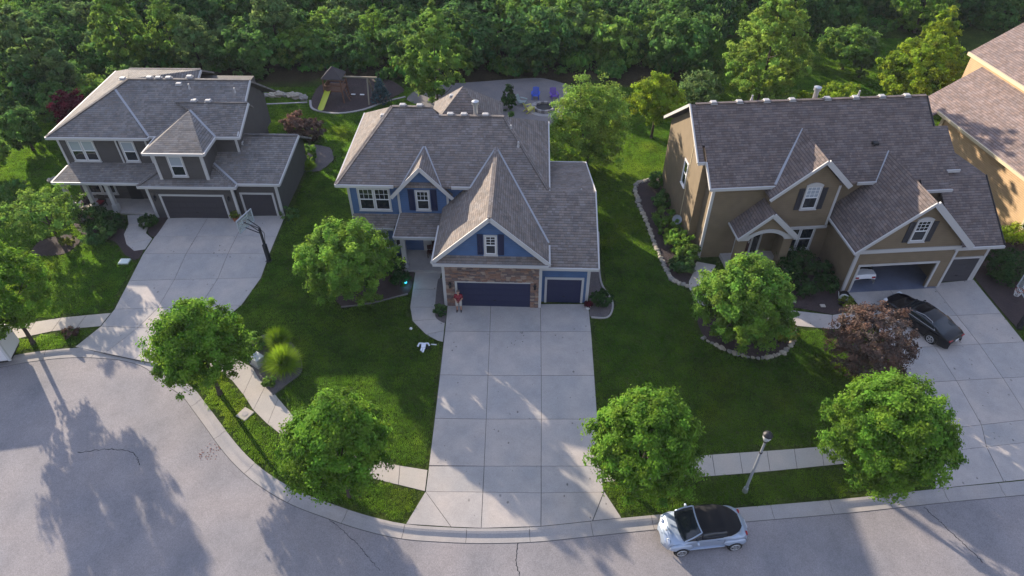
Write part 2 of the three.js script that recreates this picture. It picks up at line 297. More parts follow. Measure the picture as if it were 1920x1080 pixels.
// front walks
{
  const g = structure('front_walk');
  slabs(g, 'slab', [[[-6.85, -36.85], [-5.0, -36.85]], [[-6.82, -35], [-5.05, -35]], [[-6.8, -33.2], [-5.1, -33.2]], [[-6.5, -31.9], [-4.36, -32.1]], [[-5.5, -30.65], [-4.36, -31.0]], [[-4.7, -30.1], [-4.36, -30.0]]], M.concrete, 0.02);
  const h = structure('front_walk');
  slabs(h, 'slab', [[[-30.1, -43.7], [-27.8, -43.8]], [[-29.5, -42.5], [-27.9, -42.7]], [[-29.3, -41.2], [-27.7, -41.4]], [[-28.6, -40.0], [-26.94, -40.7]], [[-27.7, -39.2], [-26.96, -39.4]]], M.concrete, 0.02);
  const k = structure('front_walk');
  slabs(k, 'slab', [[[13.3, -38], [14.6, -37.6]], [[12.55, -36.8], [13.9, -36.3]], [[12.15, -35.2], [13.5, -35]], [[12.5, -33.6], [13.8, -34]], [[14.4, -32.3], [15.1, -33.4]], [[17.95, -31.5], [18.2, -32.95]], [[20.6, -31.15], [21.1, -32.45]], [[23.5, -31.3], [23.15, -32.9]]], M.concrete, 0.02);
}
function bed(name, pts, mat, y = 0.03) { paved.push(pts); const c = new THREE.CatmullRomCurve3(pts.map(([x, z]) => V3(x, 0, z)), true, 'catmullrom', 0.3); return put(scene, name, prism(c.getPoints(60).map((p) => [p.x, p.z]), -0.02, y), mat, 'structure'); }
bed('mulch_bed', [[-11.4, -33.3], [-9.7, -33.6], [-7.1, -34.6], [-6.95, -37], [-8.5, -38.9], [-11.6, -38.9], [-13, -36]], M.mulch);
bed('mulch_bed', [[16.9, -33.8], [19.2, -33.1], [21.2, -32.5], [22.7, -33.2], [22.75, -34.8], [22.2, -39], [18, -39.5], [16.6, -36.5]], M.mulch);
bed('mulch_bed', [[12.3, -30.2], [13.3, -29.3], [15.1, -28.65], [16.7, -29.1], [17.8, -30.2], [18.1, -31.3], [15.5, -32.0], [13, -33.2], [12.1, -32]], M.mulch);
bed('mulch_bed', [[11.3, -48.6], [10.3, -48], [10.2, -45.4], [10.5, -42.9], [10.7, -40.5], [11.0, -37.4], [11.35, -35.9], [12.1, -35.5], [13.2, -38], [13.9, -45], [13, -49]], M.mulch);
bed('gravel_bed', [[-17, -29.4], [-15.9, -28.0], [-15.1, -26.9], [-13.95, -25.75], [-13.4, -26.6], [-12.8, -27.5], [-13.4, -29.2], [-14.6, -30.8], [-15.9, -30.6]], M.gravel);
bed('mulch_bed', [[-35, -38.6], [-32.6, -38.9], [-32.2, -40.4], [-33.6, -41.2], [-35.2, -40.4]], M.mulch);
bed('mulch_bed', [[-32.6, -41.4], [-29.7, -40.4], [-28.2, -38.8], [-27.3, -38.2], [-27.0, -38.4], [-27.1, -39.3], [-28.5, -40.2], [-29.6, -42], [-30.3, -43.6], [-33.5, -44.6], [-34, -43]], M.mulch, 0.016);
bed('mulch_bed', [[-27.9, -43.3], [-26.8, -43.45], [-26.84, -40.9], [-27.6, -41.5]], M.mulch);
bed('gravel_bed', [[5.2, -33.4], [5.15, -32.3], [6.2, -32.3], [6.7, -33.5], [6.1, -35.6], [6.5, -41.5], [5.4, -41.8], [5.3, -36]], M.gravel);
bed('gravel_bed', [[-5.15, -36], [-4.5, -36], [-4.36, -33], [-4.36, -31.7], [-5.0, -32.2], [-5.15, -33.5]], M.gravel, 0.026);
bed('mulch_bed', [[32.4, -35.9], [32.45, -33], [32.7, -31.3], [34.7, -32.6], [38, -37], [38, -41], [33.5, -41], [32.6, -38]], M.mulch);
bed('mulch_bed', [[-20, -63.2], [-19.3, -61.4], [-17, -60.6], [-14.6, -61.3], [-12.7, -63], [-11, -65.5], [-13, -68], [-17.3, -68.4], [-19.8, -66.7]], M.mulch, 0.05);
bed('paver_patio', [[-10.5, -63.5], [-7, -60.5], [-3, -58.5], [1, -57.5], [4, -58], [6, -61], [6.4, -66], [3, -68.4], [-3, -67.6], [-9, -66.5]], M.patio, 0.03);
bed('mulch_bed', [[-18.4, -54.5], [-16.3, -54], [-15.6, -52], [-16.4, -50.2], [-18, -50.4]], M.gravel);
// cracks in the street: narrow tar-filled grooves lying on the pavement
function crack(pts, w = 0.022) {
  const L = [], R = [], r = rng(pts.length * 31 + Math.round(pts[0][0] * 10)), c = new THREE.CatmullRomCurve3(pts.map(([x, z]) => V3(x, 0, z))), n = 40;
  for (let i = 0; i <= n; i++) { const p = c.getPoint(i / n), d = c.getTangent(i / n), j = (r() - 0.5) * 0.08, k = w * (0.4 + r() * 0.8); L.push([p.x - d.z * (j + k), p.z + d.x * (j + k)]); R.push([p.x - d.z * (j - k), p.z + d.x * (j - k)]); }
  put(scene, 'road_crack_filler', prism([...L, ...R.reverse()], -0.13, -0.094), M.dark, 'structure');
}
crack([[-23.6, -21.8], [-21.8, -22.0], [-20.5, -21.7], [-19.9, -21.0]]);
crack([[0.3, -16.6], [0.2, -15.6], [0.35, -14.9], [0.2, -13.4]]);
crack([[20.9, -18.5], [21.6, -17.2], [22.4, -15.6]], 0.02);
crack([[-9.2, -17.9], [-7.6, -16.6], [-6.2, -15.2]], 0.012);
// edging stones set one by one along the beds of the brown house, and thin edging strips
function edging(name, label, pts, every, size, seed) {
  const g = thing(name, label, 'edging'), c = new THREE.CatmullRomCurve3(pts.map(([x, z]) => V3(x, 0, z)), false, 'centripetal'), r = rng(seed), n = Math.floor(c.getLength() / every);
  for (let i = 0; i <= n; i++) {
    const p = c.getPointAt(i / n), s = size * (0.75 + r() * 0.6), q = new THREE.DodecahedronGeometry(s * 0.5, 1), a = q.attributes.position, ph = r() * 9;
    for (let k = 0; k < a.count; k++) { const v = V3().fromBufferAttribute(a, k), f = 1 + 0.3 * noise3(v.x * 6 + ph, v.y * 6, v.z * 6); a.setXYZ(k, v.x * f * 1.25, v.y * f * 0.7, v.z * f); }
    const m = put(g, 'stone', metric(q), stoneMats[Math.floor(r() * stoneMats.length)]); m.position.set(p.x + (r() - 0.5) * 0.08, s * 0.16, p.z + (r() - 0.5) * 0.08); m.rotation.y = r() * 6;
  }
}
const stoneMats = [mineral(201, [0.34, 0.3, 0.24], { size: 2 }), mineral(205, [0.27, 0.25, 0.22], { size: 2 }), mineral(209, [0.42, 0.37, 0.29], { size: 2 })];
edging('stone_edging', 'long row of pale stones edging the shrub bed beside the brown house wall', [[11.4, -48.7], [10.3, -48.1], [10.15, -45.4], [10.4, -42.9], [10.55, -40.5], [10.9, -37.4], [11.25, -35.9], [12.1, -35.3]], 0.3, 0.3, 5);
edging('stone_edging', 'curved row of pale stones around the tree bed before the brown house', [[12.2, -30.3], [13.3, -29.3], [15.1, -28.6], [16.7, -29.0], [17.85, -30.2], [18.15, -31.2]], 0.28, 0.28, 6);
edging('rock_pile', 'row of grey boulders along the wood edge behind the taupe house', [[-27.5, -64.6], [-25, -64.2], [-22.6, -64.3], [-20.9, -63.6]], 0.62, 0.75, 7);
edging('rock_pile', 'small pale rock border on the lawn left of the taupe house', [[-38.6, -48.6], [-37.4, -48.9], [-36.2, -49.4]], 0.5, 0.55, 8);
function strip(name, label, pts, w, h, mat, cat) { const c = new THREE.CatmullRomCurve3(pts.map(([x, z]) => V3(x, 0, z)), false, 'centripetal'), n = 60, a = [], b = []; for (let i = 0; i <= n; i++) { const p = c.getPoint(i / n), d = c.getTangent(i / n); a.push([p.x - d.z * w / 2, p.z + d.x * w / 2]); b.push([p.x + d.z * w / 2, p.z - d.x * w / 2]); } tag(put(scene, name, prism([...a, ...b.reverse()], -0.05, h), mat), label, cat); }
strip('edging_strip', 'grey curved edging strip in front of the playset mulch', [[-20.1, -63.2], [-19.4, -61.4], [-17, -60.5], [-14.6, -61.2], [-12.6, -62.9], [-10.7, -64.0]], 0.22, 0.09, M.curb, 'edging');
strip('edging_strip', 'grey edging strip running along the wood edge behind the taupe house', [[-29.5, -62.6], [-25, -62.4], [-20.3, -62.8]], 0.2, 0.08, M.curb, 'edging');
strip('edging_strip', 'pale curved edging around the gravel bed right of the blue house', [[6.55, -41.5], [6.2, -35.6], [6.75, -33.5], [6.25, -32.2], [5.2, -32.2]], 0.12, 0.08, M.curb, 'edging');
strip('edging_strip', 'brown curved edging of the mulch bed under the tree before the blue house', [[-11.4, -33.2], [-9.7, -33.5], [-7.1, -34.5]], 0.1, 0.07, M.patio, 'edging');
strip('edging_strip', 'dark curved edging behind the ornamental grasses by the sidewalk', [[-13.95, -25.7], [-13.3, -26.6], [-12.75, -27.5], [-13.3, -29.2]], 0.06, 0.12, M.joint, 'edging');

// ---------- house kit ----------
// a window on a wall that faces +z (or turned): frame with panes, bars, sill as its pieces
function windowOn(house, x0, x1, y0, y1, z, o = {}) {
  const { units = 1, grid = [0, 0], blind = false, arch = false, face = 'front', trim = M.trim, tw = 0.11 } = o, w = x1 - x0, parts = [];
  const root = put(house, 'window', merge([box(-tw, 0, -tw, y1 - y0 + tw, 0, 0.06), box(w, w + tw, -tw, y1 - y0 + tw, 0, 0.06), box(0, w, y1 - y0, y1 - y0 + tw, 0, 0.06), box(0, w, -tw, 0, 0, 0.07)]), trim);
  if (face === 'front') root.position.set(x0, y0, z); else { root.rotation.y = -Math.PI / 2; root.position.set(z, y0, x0); }
  if (arch) { const s = new THREE.Shape(); s.moveTo(-tw - 0.04, 0); s.lineTo(w + tw + 0.04, 0); s.quadraticCurveTo(w / 2, 0.42, -tw - 0.04, 0); put(root, 'arched_header', metric(new THREE.ExtrudeGeometry(s, { depth: 0.08, bevelEnabled: false }).translate(0, y1 - y0 + tw, 0)), trim); }
  put(root, 'sill', box(-tw - 0.03, w + tw + 0.03, -tw - 0.03, -tw + 0.02, 0, 0.11), trim);
  const uw = (w - (units - 1) * 0.12) / units, H = y1 - y0;
  for (let k = 0; k < units; k++) {
    const a = k * (uw + 0.12), m = 0.045, half = H / 2;
    put(root, 'sash', merge([box(a, a + m, 0, H, 0.005, 0.04), box(a + uw - m, a + uw, 0, H, 0.005, 0.04), box(a + m, a + uw - m, 0, m, 0.005, 0.04), box(a + m, a + uw - m, H - m, H, 0.005, 0.04), box(a + m, a + uw - m, half - 0.035, half + 0.035, 0.005, 0.045)]), M.sash);
    put(root, 'pane', box(a + m, a + uw - m, half + 0.035, H - m, 0.004, 0.018), blind ? M.blind : M.glass);
    put(root, 'pane', box(a + m, a + uw - m, m, half - 0.035, 0.004, 0.014), M.glass);
    const bars = [], [gx, gy] = grid;
    for (let i = 1; i < gx; i++) bars.push(box(a + uw * i / gx - 0.012, a + uw * i / gx + 0.012, half + 0.035, H - m, 0.015, 0.03));
    for (let i = 1; i < gy; i++) bars.push(box(a + m, a + uw - m, half + (H - half) * i / gy - 0.012, half + (H - half) * i / gy + 0.012, 0.016, 0.029));
    if (bars.length) put(root, 'glazing_bars', merge(bars), M.sash);
    if (k) put(root, 'mullion', box(a - 0.12, a, 0, H, 0, 0.055), trim);
  }
  return root;
}
function shutters(house, x0, x1, y0, y1, z, w, mat) {
  for (const [a, b] of [[x0 - 0.16 - w, x0 - 0.16], [x1 + 0.16, x1 + 0.16 + w]]) {
    const s = put(house, 'shutter', merge([box(a, a + 0.06, y0, y1, z, z + 0.05), box(b - 0.06, b, y0, y1, z, z + 0.05), box(a + 0.06, b - 0.06, y1 - 0.08, y1, z, z + 0.05), box(a + 0.06, b - 0.06, y0, y0 + 0.08, z, z + 0.05), box(a + 0.06, b - 0.06, y0 + 0.08, y1 - 0.08, z, z + 0.02)]), mat);
    const sl = []; for (let y = y0 + 0.1; y < y1 - 0.12; y += 0.09) sl.push(box(a + 0.06, b - 0.06, y, y + 0.055, z + 0.02, z + 0.038)); put(s, 'slats', merge(sl), mat, 'stuff');
  }
}
function garageDoor(house, x0, x1, h, z, mat, trim, rowsN = 4) {
  put(house, 'door_trim', merge([box(x0 - 0.15, x0, 0, h + 0.15, z - 0.02, z + 0.05), box(x1, x1 + 0.15, 0, h + 0.15, z - 0.02, z + 0.05), box(x0, x1, h, h + 0.15, z - 0.02, z + 0.05)]), trim);
  const d = put(house, 'garage_door', box(x0, x1, 0, h, z - 0.03, z + 0.003), mat);
  for (let i = 0; i < rowsN; i++) {
    const y0 = h * i / rowsN + 0.006, y1 = h * (i + 1) / rowsN - 0.006, n = Math.round((x1 - x0) / 0.6), list = [box(x0, x1, y0, y1, z + 0.003, z + 0.012)];
    for (let k = 0; k < n; k++) { const a = x0 + (x1 - x0) * k / n; list.push(box(a + 0.06, x0 + (x1 - x0) * (k + 1) / n - 0.06, y0 + 0.07, y1 - 0.07, z + 0.012, z + 0.02)); }
    put(d, 'door_section', merge(list), mat);
  }
  put(d, 'handle', box((x0 + x1) / 2 - 0.08, (x0 + x1) / 2 + 0.08, 0.55, 0.59, z + 0.02, z + 0.05), M.darkMetal);
}
function lantern(house, x, y, z) { const l = put(house, 'wall_lantern', merge([box(x - 0.05, x + 0.05, y + 0.1, y + 0.4, z, z + 0.03), cyl(x, y + 0.32, y + 0.38, z + 0.14, 0.11, 0.02, 8), bar([x, y + 0.36, z], [x, y + 0.38, z + 0.14], 0.03, 0.03), cyl(x, y, y + 0.04, z + 0.14, 0.06, 0.08, 8)]), M.darkMetal); put(l, 'lamp_glass', cyl(x, y + 0.04, y + 0.32, z + 0.14, 0.07, 0.09, 8), M.glass); }
const roofPart = (h, pts, mat, t) => put(h, 'roof_slope', slopeGeo(pts, t), mat);
const fascia = (h, p, q, mat = M.trim, w = 0.09, hh = 0.2, name = 'fascia') => put(h, name, bar([p[0], p[1] - 0.06, p[2]], [q[0], q[1] - 0.06, q[2]], w, hh), mat);
const ridge = (h, p, q, mat) => put(h, 'ridge_cap', bar([p[0], p[1] + 0.025, p[2]], [q[0], q[1] + 0.025, q[2]], 0.26, 0.04), mat);
const valley = (h, p, q) => put(h, 'valley_flashing', bar([p[0], p[1] + 0.012, p[2]], [q[0], q[1] + 0.012, q[2]], 0.16, 0.03), M.valley);
const corner = (h, x, z, y0, y1, w = 0.16, mat = M.trim) => put(h, 'corner_trim', box(x - w / 2, x + w / 2, y0, y1, z - w / 2 + 0.02, z + 0.035), mat);
const roofVent = (h, x, y, z) => put(h, 'roof_vent', merge([rbox(x - 0.2, x + 0.2, y, y + 0.14, z - 0.17, z + 0.17, 0.04), box(x - 0.24, x + 0.24, y - 0.03, y + 0.02, z - 0.22, z + 0.22)]), M.vent);
const pipe = (h, x, y, z, t = 0.4, r = 0.06) => put(h, 'vent_pipe', merge([cyl(x, y - 0.2, y + t, z, r, r, 10), cyl(x, y - 0.2, y + 0.1, z, r * 2.2, r * 1.2, 10)]), M.vent);
const flue = (h, x, y, z) => put(h, 'chimney_flue', merge([cyl(x, y - 0.2, y + 0.75, z, 0.16, 0.16, 12), cyl(x, y + 0.75, y + 0.95, z, 0.25, 0.25, 12), cyl(x, y + 0.97, y + 1.05, z, 0.26, 0.06, 12)]), M.steel);

// ---------- the blue house ----------
{
  const h = thing('blue_house', 'blue two-storey house with stone garage front and navy garage doors', 'house', -4.43, -33.42, 1.9);
  const pl = (z) => 3.25 + 0.55 * (-0.25 - z);                       // the long front slope
  put(h, 'wall', box(0, 6.28, -0.1, 3.75, -7, -0.02), M.blue);
  put(h, 'wall', blockZY([[-0.55, -0.1], [-0.55, 3.05], [-5.05, 5.6], [-11, 4.15], [-11, -0.1]], 6.29, 9.43), M.blue);
  put(h, 'wall', box(-6.95, 6.28, -0.1, 5.8, -14.6, -5.62), M.blue);
  put(h, 'gable_wall', wallXY([[-3.55, 3.2], [-0.1, 3.2], [-0.1, 5.15], [-1.83, 7.1], [-3.55, 5.15]], -5.45, 0.4), M.blue);
  put(h, 'gable_wall', wallXY([[0.02, 3.7], [6.26, 3.7], [6.26, 4.28], [3.1, 7.2], [0.02, 4.3]], 0, 0.3), M.blue);
  // stones of the garage front, laid in courses
  {
    const r = rng(71), s = put(h, 'stone_backing', merge([box(0.1, 6.2, 2.1, 3.72, 0, 0.03), box(0.1, 0.72, 0, 2.1, 0, 0.03), box(5.6, 6.2, 0, 2.1, 0, 0.03)]), std(0.09, 0.075, 0.07, 0.95));
    const mats = [[0.3, 0.2, 0.15], [0.22, 0.15, 0.13], [0.38, 0.29, 0.23], [0.17, 0.13, 0.125], [0.28, 0.165, 0.12]].map((c, i) => mineral(301 + i * 4, c, { size: 1.5, spread: 0.5, blotch: 0.6, bump: 0.02 }));
    const geos = [0, 1, 2, 3, 4].map(() => { const g = new THREE.BoxGeometry(1, 1, 1, 2, 1, 1), a = g.attributes.position; for (let i = 0; i < a.count; i++) a.setXYZ(i, a.getX(i), a.getY(i), a.getZ(i) > 0 ? 0.5 - (Math.abs(a.getX(i)) > 0.4 ? 0.25 : 0) * r() : -0.5); return metric(g); });
    for (const [a, b, c, d] of [[0.12, 6.18, 2.22, 3.7], [0.12, 0.7, 0.02, 2.2], [5.62, 6.18, 0.02, 2.2]]) for (let y = c; y < d - 0.05;) {
      const hh = Math.min(d - y, 0.11 + r() * 0.06);
      for (let x = a; x < b - 0.05;) { const w = Math.min(b - x, 0.2 + r() * 0.26), t = 0.05 + r() * 0.05, m = put(s, 'stone', geos[Math.floor(r() * 5)], mats[Math.floor(r() * 5)]); m.scale.set(w - 0.012, hh - 0.012, t); m.position.set(x + w / 2, y + hh / 2, 0.03 + t / 2); x += w; }
      y += hh;
    }
  }
  garageDoor(h, 0.86, 5.74 - 0.02, 2.1, 0.02, M.navy, M.trim);
  garageDoor(h, 6.72, 8.98, 2.05, -0.53, M.navy, M.trim);
  lantern(h, 0.42, 1.75, 0.1); lantern(h, 5.92, 1.75, 0.1);
  corner(h, 0.03, 0.04, 0, 3.74, 0.2); corner(h, 6.26, 0.04, 0, 3.74, 0.2); corner(h, 9.4, -0.55, 0, 3.0, 0.2); corner(h, -6.92, -5.62, 0, 5.8, 0.16); corner(h, -3.5, -5.45, 3.4, 5.2); corner(h, -0.14, -5.45, 3.4, 5.2);
  // roofs
  const R = M.roofBlue, e = (x, z) => [x, pl(z), z];
  roofPart(h, [e(-7.6, -5.2), e(2, -5.2), e(2, -0.25), e(9.95, -0.25), e(9.8, -5.05), e(6.75, -5.05), e(3.55, -10.05), e(-1, -10.05), e(-1.6, -10.65), e(-4.33, -10.65)], R);
  roofPart(h, [e(-7.6, -5.2), [-7.6, 5.97, -15.4], e(-4.33, -10.65)], R);
  roofPart(h, [[6.75, 5.89, -5.05], [6.75, 5.89, -14.6], e(3.55, -10.05)], R);
  roofPart(h, [e(-4.33, -10.65), e(-1.6, -10.65), [-1.6, 5.97, -15.4], [-7.6, 5.97, -15.4]], R);
  roofPart(h, [e(-1, -10.05), e(3.55, -10.05), [6.75, 5.89, -14.6], [-1.6, 5.89, -14.6]], R);
  roofPart(h, [[6.4, 5.88, -5.05], [9.8, 5.88, -5.05], [9.55, 4.35, -11.3], [6.4, 4.35, -11.3]], R);
  const gl = [[3.1, 7.45, 0.35], [3.1, 7.45, -7.95], [1.5, 5.96, -5.2], [1.5, 5.96, -5.65], [-0.55, 4.05, -5.65], [-0.55, 4.05, 0.35]];
  roofPart(h, gl, R);
  roofPart(h, [[3.1, 7.45, 0.35], [6.75, 4.05, 0.35], [6.75, 4.05, -1.8], [3.1, 7.45, -7.95]], R);
  roofPart(h, [[-1.83, 7.45, -5.05], [-1.83, 7.45, -7.95], [-3.2, 5.94, -5.15], [-3.2, 5.94, -5.5], [-3.88, 5.19, -5.5], [-3.88, 5.19, -5.05]], R, 0.12);
  roofPart(h, [[-1.83, 7.45, -5.05], [-1.83, 7.45, -7.95], [-0.46, 5.94, -5.15], [-0.46, 5.94, -5.5], [0.22, 5.19, -5.5], [0.22, 5.19, -5.05]], R, 0.12);
  roofPart(h, [[-3.75, 3.0, -3.45], [-0.02, 3.0, -3.45], [-0.02, 3.62, -5.5], [-3.5, 3.62, -5.5]], R, 0.1);
  roofPart(h, [[-6.25, 2.75, -4.75], [-4.0, 2.75, -4.75], [-3.5, 3.35, -5.62], [-6.95, 3.35, -5.62]], R, 0.1);
  roofPart(h, [[-6.25, 2.75, -4.75], [-6.95, 3.35, -5.62], [-7.0, 2.75, -5.62]], R, 0.1);
  roofPart(h, [[-4.0, 2.75, -4.75], [-3.5, 3.35, -5.62], [-3.4, 2.75, -5.62]], R, 0.1);
  roofPart(h, [[-0.45, 4.3, 0.0], [6.65, 4.3, 0.0], [6.7, 3.98, 0.42], [-0.5, 3.98, 0.42]], R, 0.08);
  // rear wing with a pointed hip roof
  put(h, 'wall', box(-1.8, 2.8, 0, 6.35, -16.2, -14.6), M.blue);
  const ap = [0.4, 9.15, -13.6];
  for (const [a, b] of [[[-2.2, -16.6], [-2.2, -11.4]], [[-2.2, -11.4], [3.2, -11.4]], [[3.2, -11.4], [3.2, -16.6]], [[3.2, -16.6], [-2.2, -16.6]]]) roofPart(h, [[a[0], 6.4, a[1]], [b[0], 6.4, b[1]], ap], R);
  roofVent(h, -0.45, 8.2, -13.9);
  // trim boards and gutters
  fascia(h, e(-7.62, -5.16), e(-3.7, -5.16)); fascia(h, e(0.2, -5.16), e(1.55, -5.16)); fascia(h, [-7.63, 5.95, -5.16], [-7.63, 5.95, -15.4]);
  fascia(h, [6.78, 5.87, -5.05], [6.78, 5.87, -14.6]); fascia(h, e(6.3, -0.2), e(9.98, -0.2)); fascia(h, [9.98, pl(-0.25), -0.25], [9.83, pl(-5.05), -5.05]); fascia(h, [9.83, 5.86, -5.05], [9.58, 4.33, -11.3]); fascia(h, [6.8, 4.33, -11.32], [9.58, 4.33, -11.32]);
  fascia(h, [3.1, 7.43, 0.37], [-0.6, 3.99, 0.37], M.trim, 0.07, 0.26); fascia(h, [3.1, 7.43, 0.37], [6.8, 3.99, 0.37], M.trim, 0.07, 0.26);
  fascia(h, [-0.6, 3.99, 0.4], [-0.6, 3.99, -3.5], M.trim, 0.12, 0.14, 'gutter'); fascia(h, [6.8, 3.99, 0.4], [6.8, 3.99, -1.75], M.trim, 0.12, 0.14, 'gutter');
  fascia(h, [-0.55, 3.92, 0.46], [6.75, 3.92, 0.46], M.trim, 0.1, 0.2);
  put(h, 'soffit', box(-0.4, 6.65, 3.74, 3.8, 0.0, 0.42), M.trim);
  fascia(h, [-1.83, 7.43, -5.03], [-3.93, 5.14, -5.03], M.trim, 0.07, 0.24); fascia(h, [-1.83, 7.43, -5.03], [0.27, 5.14, -5.03], M.trim, 0.07, 0.24);
  fascia(h, [-3.78, 2.98, -3.42], [-0.06, 2.98, -3.42]); fascia(h, [-3.78, 2.98, -3.42], [-3.54, 3.58, -5.5], M.trim, 0.06, 0.14);
  fascia(h, [-6.27, 2.73, -4.72], [-3.98, 2.73, -4.72], M.trim, 0.06, 0.14); fascia(h, [-6.27, 2.73, -4.72], [-7.02, 2.73, -5.6], M.trim, 0.06, 0.14);
  valley(h, [1.5, 5.97, -5.2], [3.06, 7.44, -7.9]); valley(h, [6.74, 4.07, -1.75], [3.15, 7.44, -7.9]); valley(h, [-3.2, 5.95, -5.2], [-1.88, 7.43, -7.88]); valley(h, [-0.46, 5.95, -5.2], [-1.78, 7.43, -7.88]);
  ridge(h, e(-4.33, -10.65), e(-1.6, -10.65), R); ridge(h, e(-1, -10.05), e(3.55, -10.05), R); ridge(h, [3.1, 7.45, 0.34], [3.1, 7.45, -7.9], R); ridge(h, e(-4.33, -10.65), e(-7.58, -5.22), R); ridge(h, e(3.55, -10.05), [6.72, 5.92, -5.1], R);
  for (const x of [-3.6, -2.4]) roofVent(h, x, 8.98, -10.75);
  for (const x of [-0.2, 0.75, 2.25]) roofVent(h, x, 8.66, -10.15);
  roofVent(h, -5.0, 8.25, -10.6); flue(h, 1.55, 8.6, -10.4); pipe(h, 4.05, 8.1, -9.2, 0.35, 0.07); pipe(h, 4.6, 7.5, -8.0, 0.35, 0.07); pipe(h, 8.9, 5.5, -5.4, 0.35, 0.05);
  // windows and shutters
  windowOn(h, -6.25, -4.2, 3.75, 5.4, -5.62, { units: 2, grid: [3, 2] });
  windowOn(h, -2.25, -1.45, 3.95, 5.4, -5.45, { grid: [3, 2] }); shutters(h, -2.25, -1.45, 3.85, 5.55, -5.45, 0.42, M.navy);
  windowOn(h, 2.8, 3.42, 4.5, 5.85, 0, { grid: [2, 3] }); shutters(h, 2.8, 3.42, 4.42, 6.0, 0, 0.36, M.navy);
  // bay window of the ground floor
  put(h, 'bay_wall', prism([[-6.7, -5.6], [-6.1, -4.95], [-4.1, -4.95], [-3.6, -5.6]], -0.05, 2.7), M.blue);
  windowOn(h, -5.55, -4.55, 0.95, 2.45, -4.93, { blind: true });
  { const w = windowOn(h, 0, 0.6, 0.95, 2.45, 0, {}); w.position.set(-4.02, 0.95, -5.0); w.rotation.y = 52 * RAD; }
  // porch: slab, posts, entry
  put(h, 'porch_floor', box(-3.45, -0.02, -0.05, 0.2, -5.6, -3.3), M.concrete);
  for (const [x, z] of [[-3.22, -3.75]]) put(h, 'porch_post', merge([box(x - 0.16, x + 0.16, 0.2, 2.95, z - 0.16, z + 0.16), box(x - 0.21, x + 0.21, 0.2, 0.5, z - 0.21, z + 0.21), box(x - 0.2, x + 0.2, 2.7, 2.95, z - 0.2, z + 0.2)]), M.trim);
  put(h, 'porch_beam', box(-3.4, -0.02, 2.72, 2.92, -3.9, -3.58), M.trim);
  const d = put(h, 'front_door', box(-1.55, -0.6, 0.2, 2.3, -5.62, -5.55), M.darkRed); put(d, 'handle', box(-1.48, -1.42, 1.1, 1.35, -5.55, -5.5), M.steel);
  put(h, 'sidelight', merge([box(-2.15, -1.7, 0.2, 2.3, -5.62, -5.56)]), M.trim); put(h, 'door_trim', merge([box(-1.7, -1.55, 0.2, 2.45, -5.62, -5.54), box(-0.6, -0.45, 0.2, 2.45, -5.62, -5.54), box(-1.55, -0.6, 2.3, 2.45, -5.62, -5.54)]), M.trim);
}
// porch bench (stands on the porch, a thing of its own)
{
  const b = thing('porch_bench', 'dark red wooden bench on the porch of the blue house', 'bench', -5.55, -38.35, 1.9);
  put(b, 'seat', box(-0.55, 0.45, 0.6, 0.65, -0.2, 0.2), M.darkRed); put(b, 'backrest', box(-0.55, 0.45, 0.7, 1.05, -0.24, -0.2), M.darkRed);
  for (const [x, z] of [[-0.5, -0.22], [0.4, -0.22], [-0.5, 0.16], [0.4, 0.16]]) put(b, 'leg', box(x, x + 0.05, 0.2, z < 0 ? 1.05 : 0.6, z, z + 0.05), M.darkRed);
}

